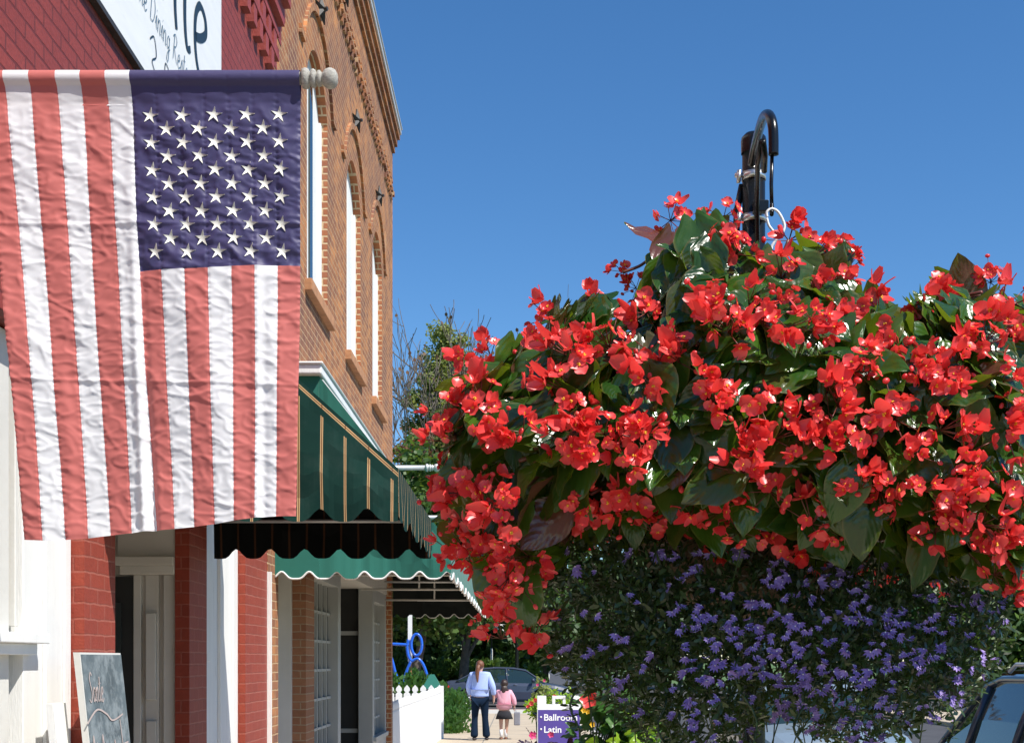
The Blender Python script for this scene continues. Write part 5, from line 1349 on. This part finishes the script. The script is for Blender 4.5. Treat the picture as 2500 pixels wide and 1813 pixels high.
M['bark'] = pm('tree_bark', (.09,.075,.06), .95, .3, 6, .6, 30); M['barkg'] = pm('grey_bark', (.14,.115,.095), .95, .2, 6, .5, 30)
M['tl_green'] = leafmat('maple_leaves', (.030,.085,.014), (.085,.15,.025), (.16,.26,.03), .5, .3)
M['tl_dark'] = leafmat('dark_leaves', (.018,.050,.010), (.045,.095,.016), (.09,.16,.02), .55, .22)
M['tl_thin'] = leafmat('thin_leaves', (.12,.17,.04), (.26,.29,.085), (.38,.42,.1), .6, .45)
M['tl_rust'] = leafmat('rusty_leaves', (.20,.085,.045), (.13,.10,.04), (.25,.12,.05), .6, .3)
def XT(x, d): return P(x,0,d).x
# tall thin-leaved tree
tree('poplar_tree', 'tall thin-leaved tree standing highest beyond the brick building', (XT(1098,78),78,-.15), 21, [(-.1,0,18.9,1.4,1.3,2.7),(-.3,0,15.8,2.2,2.1,3.4),(.3,0,11.5,2.9,2.4,3.6),(1.0,0,16.5,1.5,1.4,2.4),(-1.5,0,14,1.4,1.3,2.6)], 44000, .17, M['tl_thin'], M['barkg'], seed=3, clump=.74, r0=.28, trunk_h=9, levels=4, hollow=.0)
tree('rusty_tree', 'low tree with thinning rusty leaves in front of the tall thin one', (XT(1120,66),66,-.15), 13, [(0,0,10.2,2.9,2,1.9),(-2.2,0,11.0,1.5,1.5,1.4),(1.6,0,9.5,2.0,2,1.8)], 4500, .15, M['tl_rust'], M['barkg'], seed=5, clump=.75, r0=.2, trunk_h=5, levels=3)
# bare tree
def bare(loc, seed, h, label, r0=.26):
    t = thing('bare_tree', label, 'tree', loc); segs, tips = trunk_branches(h, r0, 7, .42, seed, up=.9, nb=(2,3), lenf=.76)
    b = MB()
    for pts, rs in segs: b.tube(pts, [max(.017, r_) for r_ in rs], 5, cap=False)
    b.build('trunk', M['barkg'], t, True)
    rr = random.Random(seed); ms = []
    for p, d in tips:
        if rr.random() < .25:
            ms.append(frame(p, d, Vector((rr.gauss(0,1),rr.gauss(0,1),1)), .2))
    stamp('crown', LC, ms, M['tl_rust'], t, False); return t
bare((XT(985,70),70,-.15), 11, 5.6, 'bare grey branching tree rising beside the brick wall edge', .30)
bare((XT(1030,74),74,-.15), 23, 4.2, 'bare twiggy tree between the brick wall and the tall thin tree', .24)
# round green maples
tree('maple_tree', 'bushy green maple beside the brick wall edge, lit by the sun', (XT(1005,50),50,-.15), 10, [(0,0,6.6,2.6,2.4,3.0),(-1.6,0,5.2,2,2,2.6),(1.2,0,5.0,2.0,2,2.6),(1.4,-.4,7.2,1.5,1.5,1.4)], 15000, .19, M['tl_green'], M['bark'], seed=8, clump=.62, r0=.22, trunk_h=3.2)
tree('maple_tree', 'bushy green maple just left of the begonia, behind the grey flagpole tips', (XT(1135,56),56,-.15), 10, [(0,0,8.0,2.6,2.4,2.6),(1.8,0,6.2,2.6,2,3.0),(-1.2,0,5.0,2.2,2,2.6)], 14000, .20, M['tl_green'], M['bark'], seed=9, clump=.66, r0=.24, trunk_h=3.4)
# dark shade trees that close the view down the street
k = 0
for (px_, d, h, rx) in ((930,62,9,3.2),(1010,66,8,3.4),(1085,64,8.5,3.4),(1165,68,9,3.4),(1240,72,10,3.6),(1330,82,11,4.4),(1440,84,12,4.6),(1560,84,12,5.0),(1700,86,13,5.4),(1850,84,12,5.4),(2000,86,13,5.4),(2150,82,12,5.2),(2300,80,13,5.2),(2440,64,9.6,4.4),(2560,62,10.2,4.6),(820,66,9,3.6),(700,70,10,4)):
    kinds = ['dark green tree low in the gap under the awnings','shade tree behind the crossing sedan','dark broad tree mostly hidden behind the flower basket','leafy tree at the far right above the brick house']
    gi_ = 3 if 2400 < px_ < 2600 else (0 if px_ < 1050 else (1 if px_ < 1300 else 2))
    cw = [(0,0,h*.58,rx,rx*.8,h*.40),(rx*.5,-.5,h*.40,rx*.8,rx*.7,h*.30),(-rx*.5,-.3,h*.36,rx*.8,rx*.7,h*.28)]
    tree('shade_tree', kinds[gi_]+('' if gi_ != 3 else ''), (XT(px_,d),d,-.15), h, cw, 5200, .34, M['tl_dark'] if gi_ != 3 else M['tl_green'], M['bark'], group='trees closing the view beyond the side street', seed=40+k, clump=1.1, r0=.28, trunk_h=h*.28, levels=2); k += 1
# big trunk near the corner, lamp post, small posts
t = thing('street_lamp', 'dark street lamp post standing beyond the sedan roof', 'street lamp', (XT(1262,60),60,-.12))
b = MB(); b.lathe([(.16,0),(.16,.3),(.11,.4),(.085,.6),(.08,4.2),(.10,4.25)], (0,0,0), 'Z', 16); b.build('post', M['black'], t, True)
b = MB(); b.lathe([(.08,4.25),(.2,4.4),(.24,4.7),(.2,4.95),(.05,5.1),(0,5.2)], (0,0,0), 'Z', 16); b.build('lantern', M['offwhite'], t, True)
t = thing('signpost', 'thin pale post with a small white box on a bracket beyond the sedan', 'post', (XT(1200,61),61,-.12))
b = MB(); b.tube([(0,0,0),(0,0,2.3)], .05, 8); b.build('post', M['offwhite'], t, True)
b = MB(); b.box(.12,.62,-.1,.1,3.0,3.35); b.build('sign_box', M['white'], t, bevel=.02)
b = MB(); b.tube([(0,0,2.2),(0,.3,3.1),(.3,.3,3.2),(.35,0,3.2)], .03, 6); b.build('bracket', M['iron'], t, True)
# shrubs by the path end
def shrub(label, loc, crown, n_, size, mat, seed, clump=.25, name='shrub', group=None, cat='shrub'):
    rr = random.Random(seed); t = thing(name, label, cat, loc, 0, group); cs = []
    for (cx,cy,cz,rx,ry,rz) in crown:
        for _ in range(16):
            d = Vector((rr.gauss(0,1),rr.gauss(0,1),rr.gauss(0,1))).normalized()*rr.uniform(.4,1); cs.append((Vector((cx+d.x*rx,cy+d.y*ry,max(.05,cz+d.z*rz))), clump*rr.uniform(.6,1.3)))
    ms = []; tb = MB()
    for c, r_ in cs[::3]: tb.tube([(c.x*.2,c.y*.2,0), tuple(c*.6), tuple(c)], [.02,.012,.005], 5)
    tb.build('stems', M['bark'], t, True)
    for i in range(n_):
        c, r_ = rr.choice(cs); d = Vector((rr.gauss(0,1),rr.gauss(0,1),rr.gauss(0,1))).normalized()*r_*rr.random()**.4
        ms.append(frame(c+d, d+Vector((0,0,.4)), Vector((rr.gauss(0,1),rr.gauss(0,1),1)), size*rr.uniform(.6,1.3)))
    stamp('foliage', LC, ms, mat, t, False); return t
shrub('spreading green shrub at the pavement edge past the fence', (XT(1105,33)-.15,33.5,-.02), [(-.05,0,.50,.45,1.2,.50),(.05,1.5,.5,.5,1,.45),(.12,-1.2,.25,.32,.8,.28)], 5200, .075, M['gleaf'], 61)
shrub('green shrub rising behind the picket fence by the blue tubes', (XT(990,32.5),32.5,-.02), [(0,0,.8,.8,.6,.55),(.5,.2,.7,.6,.5,.5)], 3200, .08, M['gleaf'], 62)
for q, (px_, d) in enumerate(((985,58),(1060,60),(1130,59),(1200,61),(1260,66))):
    shrub('clipped hedge mass across the side street', (XT(px_,d),d+1.5,-.1), [(0,0,1.0,1.6,1.0,.9)], 3000, .16, M['tl_green'], 70+q, .5, group='hedge bushes across the side street')
# silvery shrub by the lamp
M['silver'] = leafmat('silver_leaves', (.30,.34,.30), (.42,.45,.40), (.3,.35,.3), .6, .2)
shrub('silvery pale ornamental tree right of the lamp post', (XT(1300,70),70,-.1), [(0,0,4.2,1.3,1.2,1.4)], 2600, .20, M['silver'], 81, .45, cat='shrub')

# ------------------------------------------------------------------ brick house far right
hs = thing('brick_house', 'far brick house with white multi-pane window at the right edge', 'house', (XT(2600,66),66+4,0))
x0, x1 = XT(2380,66), XT(3100,66)
b = MB(); b.box(x0,x1,66,76,-.15,5.2); part(b, 'wall', M['brickdark'], hs)
b = MB(); b.add([(x0-.3,65.6,5.2),(x1+.3,65.6,5.2),(x1+.3,76.4,5.2),(x0-.3,76.4,5.2),(x0-.3,71,8),(x1+.3,71,8)], [(0,1,5,4),(2,3,4,5),(0,4,3),(1,2,5),(0,3,2,1)]); part(b, 'roof', M['asphalt'], hs)
for xc in (2474, 2600, 2720):
    c = XT(xc,66); b = MB(); b.box(c-.5,c+.5,65.93,65.99,1.15,2.15); wf = part(b, 'window', M['white'], hs)
    b = MB()
    for i in range(4):
        for j in range(2): b.box(c-.44+.225*i, c-.44+.225*i+.19, 65.90,65.925,1.22+.45*j,1.22+.45*j+.40)
    sub(b, 'pane', M['glass'], wf)

# ------------------------------------------------------------------ planter with hibiscus under the basket
PX, PY = .42, 8.6
pt = thing('street_planter', 'dark round planter pot under the flower basket', 'planter', (PX, PY, 0))
b = MB(); b.lathe([(0,.0),(.30,.0),(.34,.06),(.30,.12),(.40,.45),(.52,.74),(.56,.78),(.56,.84),(.50,.84),(.47,.78),(0,.78)], (0,0,0), 'Z', 40); b.build('pot', M['iron'], pt, True)
def plant(label, loc, crown, n_, size, mat, seed, tmpl=None, name='bedding_plant', clump=.10, flowers=None):
    rr = random.Random(seed); t = thing(name, label, 'plant', loc); cs = []
    for (cx,cy,cz,rx,ry,rz) in crown:
        for _ in range(14):
            d = Vector((rr.gauss(0,1),rr.gauss(0,1),rr.gauss(0,1))).normalized()*rr.uniform(.3,1); cs.append(Vector((cx+d.x*rx,cy+d.y*ry,cz+d.z*rz)))
    tb = MB()
    for c in cs[::2]: tb.tube(crom([(0,0,-.02), tuple(Vector((c.x*.5,c.y*.5,c.z*.6))), tuple(c)],4), .005, 5)
    tb.build('stems', M['gleaf'], t, True); ms = []
    for i in range(n_):
        c = rr.choice(cs); d = Vector((rr.gauss(0,1),rr.gauss(0,1),rr.gauss(0,1))).normalized()*clump*rr.random()**.4
        ms.append(frame(c+d, d.normalized()+Vector((0,-.3,-.2)), Vector((rr.gauss(0,.5),rr.gauss(0,.5)-.5,1)), size*rr.uniform(.6,1.25)))
    stamp('foliage', tmpl or BL[2], ms, mat, t)
    if flowers:
        for (fx,fy,fz,fr,fm) in flowers:
            b = MB(); f5 = 5
            for q in range(f5):
                V, Fc = petal(fr, fr*.95, .3, 4, 2); a = 2*math.pi*q/f5+.3
                b.add([(x*math.cos(a)-y*math.sin(a), -z-.002*q, x*math.sin(a)+y*math.cos(a)) for x,y,z in V], Fc, 0)
            b.tube([(0,0,0),(.0,-fr*.6,fr*.2)], fr*.05, 6, 1); o = b.build('bloom', [fm, M['petalc']], t, True); o.location = (fx,fy,fz); o.rotation_euler = (rr.uniform(-.4,.3),0,rr.uniform(-.4,.6))
    return t
M['yel'] = leafmat('yellow_petal', (.80,.42,.01), (.8,.5,.02), (.8,.5,.05), .5, .3); M['pinkp'] = leafmat('pink_petal', (.62,.03,.16), (.7,.06,.22), (.8,.1,.3), .5, .3)
def L_(x, y, d): p = P(x, y, d); return p.x-PX, p.y-PY, p.z-.80
h1 = L_(1440,1708,8.3); 
plant('hibiscus with one large coral red bloom rising from the street planter', (PX,PY,.80), [(.10,0,.32,.24,.25,.28),(.28,.05,.42,.25,.2,.25),(.13,0,.58,.13,.15,.12)], 330, .085, M['gleaf'], 91, flowers=[(*h1,.060,M['petal'])])
plant('dark purple leaved plant spilling at the left of the street planter', (PX,PY,.80), [(-.26,-.15,.22,.20,.18,.16),(-.36,-.1,.08,.18,.2,.16)], 420, .065, M['purpleleaf'], 92, flowers=[(*L_(1298,1794,8.1),.026,M['pinkp']),(*L_(1345,1792,8.1),.020,M['pinkp'])])
plant('bright lime leaved vine in the middle of the street planter', (PX,PY,.80), [(.12,-.22,.22,.3,.15,.2),(.35,-.1,.30,.2,.2,.25),(-.2,-.3,.03,.2,.1,.1)], 230, .075, M['lime'], 93, flowers=[(*L_(1425,1733,8.2),.018,M['yel']),(*L_(1445,1767,8.2),.018,M['yel']),(*L_(1436,1737,8.2),.016,M['yel'])])
pt2 = thing('flower_urn', 'black urn with red and lime plants standing behind the sandwich board', 'planter', (XT(1352,25),25,0))
b = MB(); b.lathe([(0,0),(.2,0),(.22,.08),(.12,.2),(.16,.32),(.34,.62),(.40,.72),(.36,.74),(0,.70)], (0,0,0), 'Z', 28); b.build('urn', M['black'], pt2, True)
plant('lime and red bedding plant growing in the black urn', (XT(1352,25),25,.72), [(0,0,.2,.35,.25,.22),(.3,0,.2,.2,.2,.2),(-.3,0,.1,.2,.2,.2)], 420, .07, M['lime'], 95, flowers=[(-.40,-.25,.18,.05,M['petal']),(-.33,-.28,.24,.045,M['petal']),(-.46,-.2,.12,.04,M['petal']),(.0,-.3,.30,.045,M['petal']),(-.25,-.3,.16,.04,M['petal'])])
plant('loose pink flowering plant leaning left of the black urn', (XT(1312,25.4),25.4,.0), [(.08,0,1.12,.18,.2,.2),(.05,0,.85,.22,.2,.25)], 240, .06, M['tl_thin'], 96, flowers=[(.0,-.2,1.22,.03,M['pinkp']),(.12,-.2,1.3,.03,M['pinkp'])])
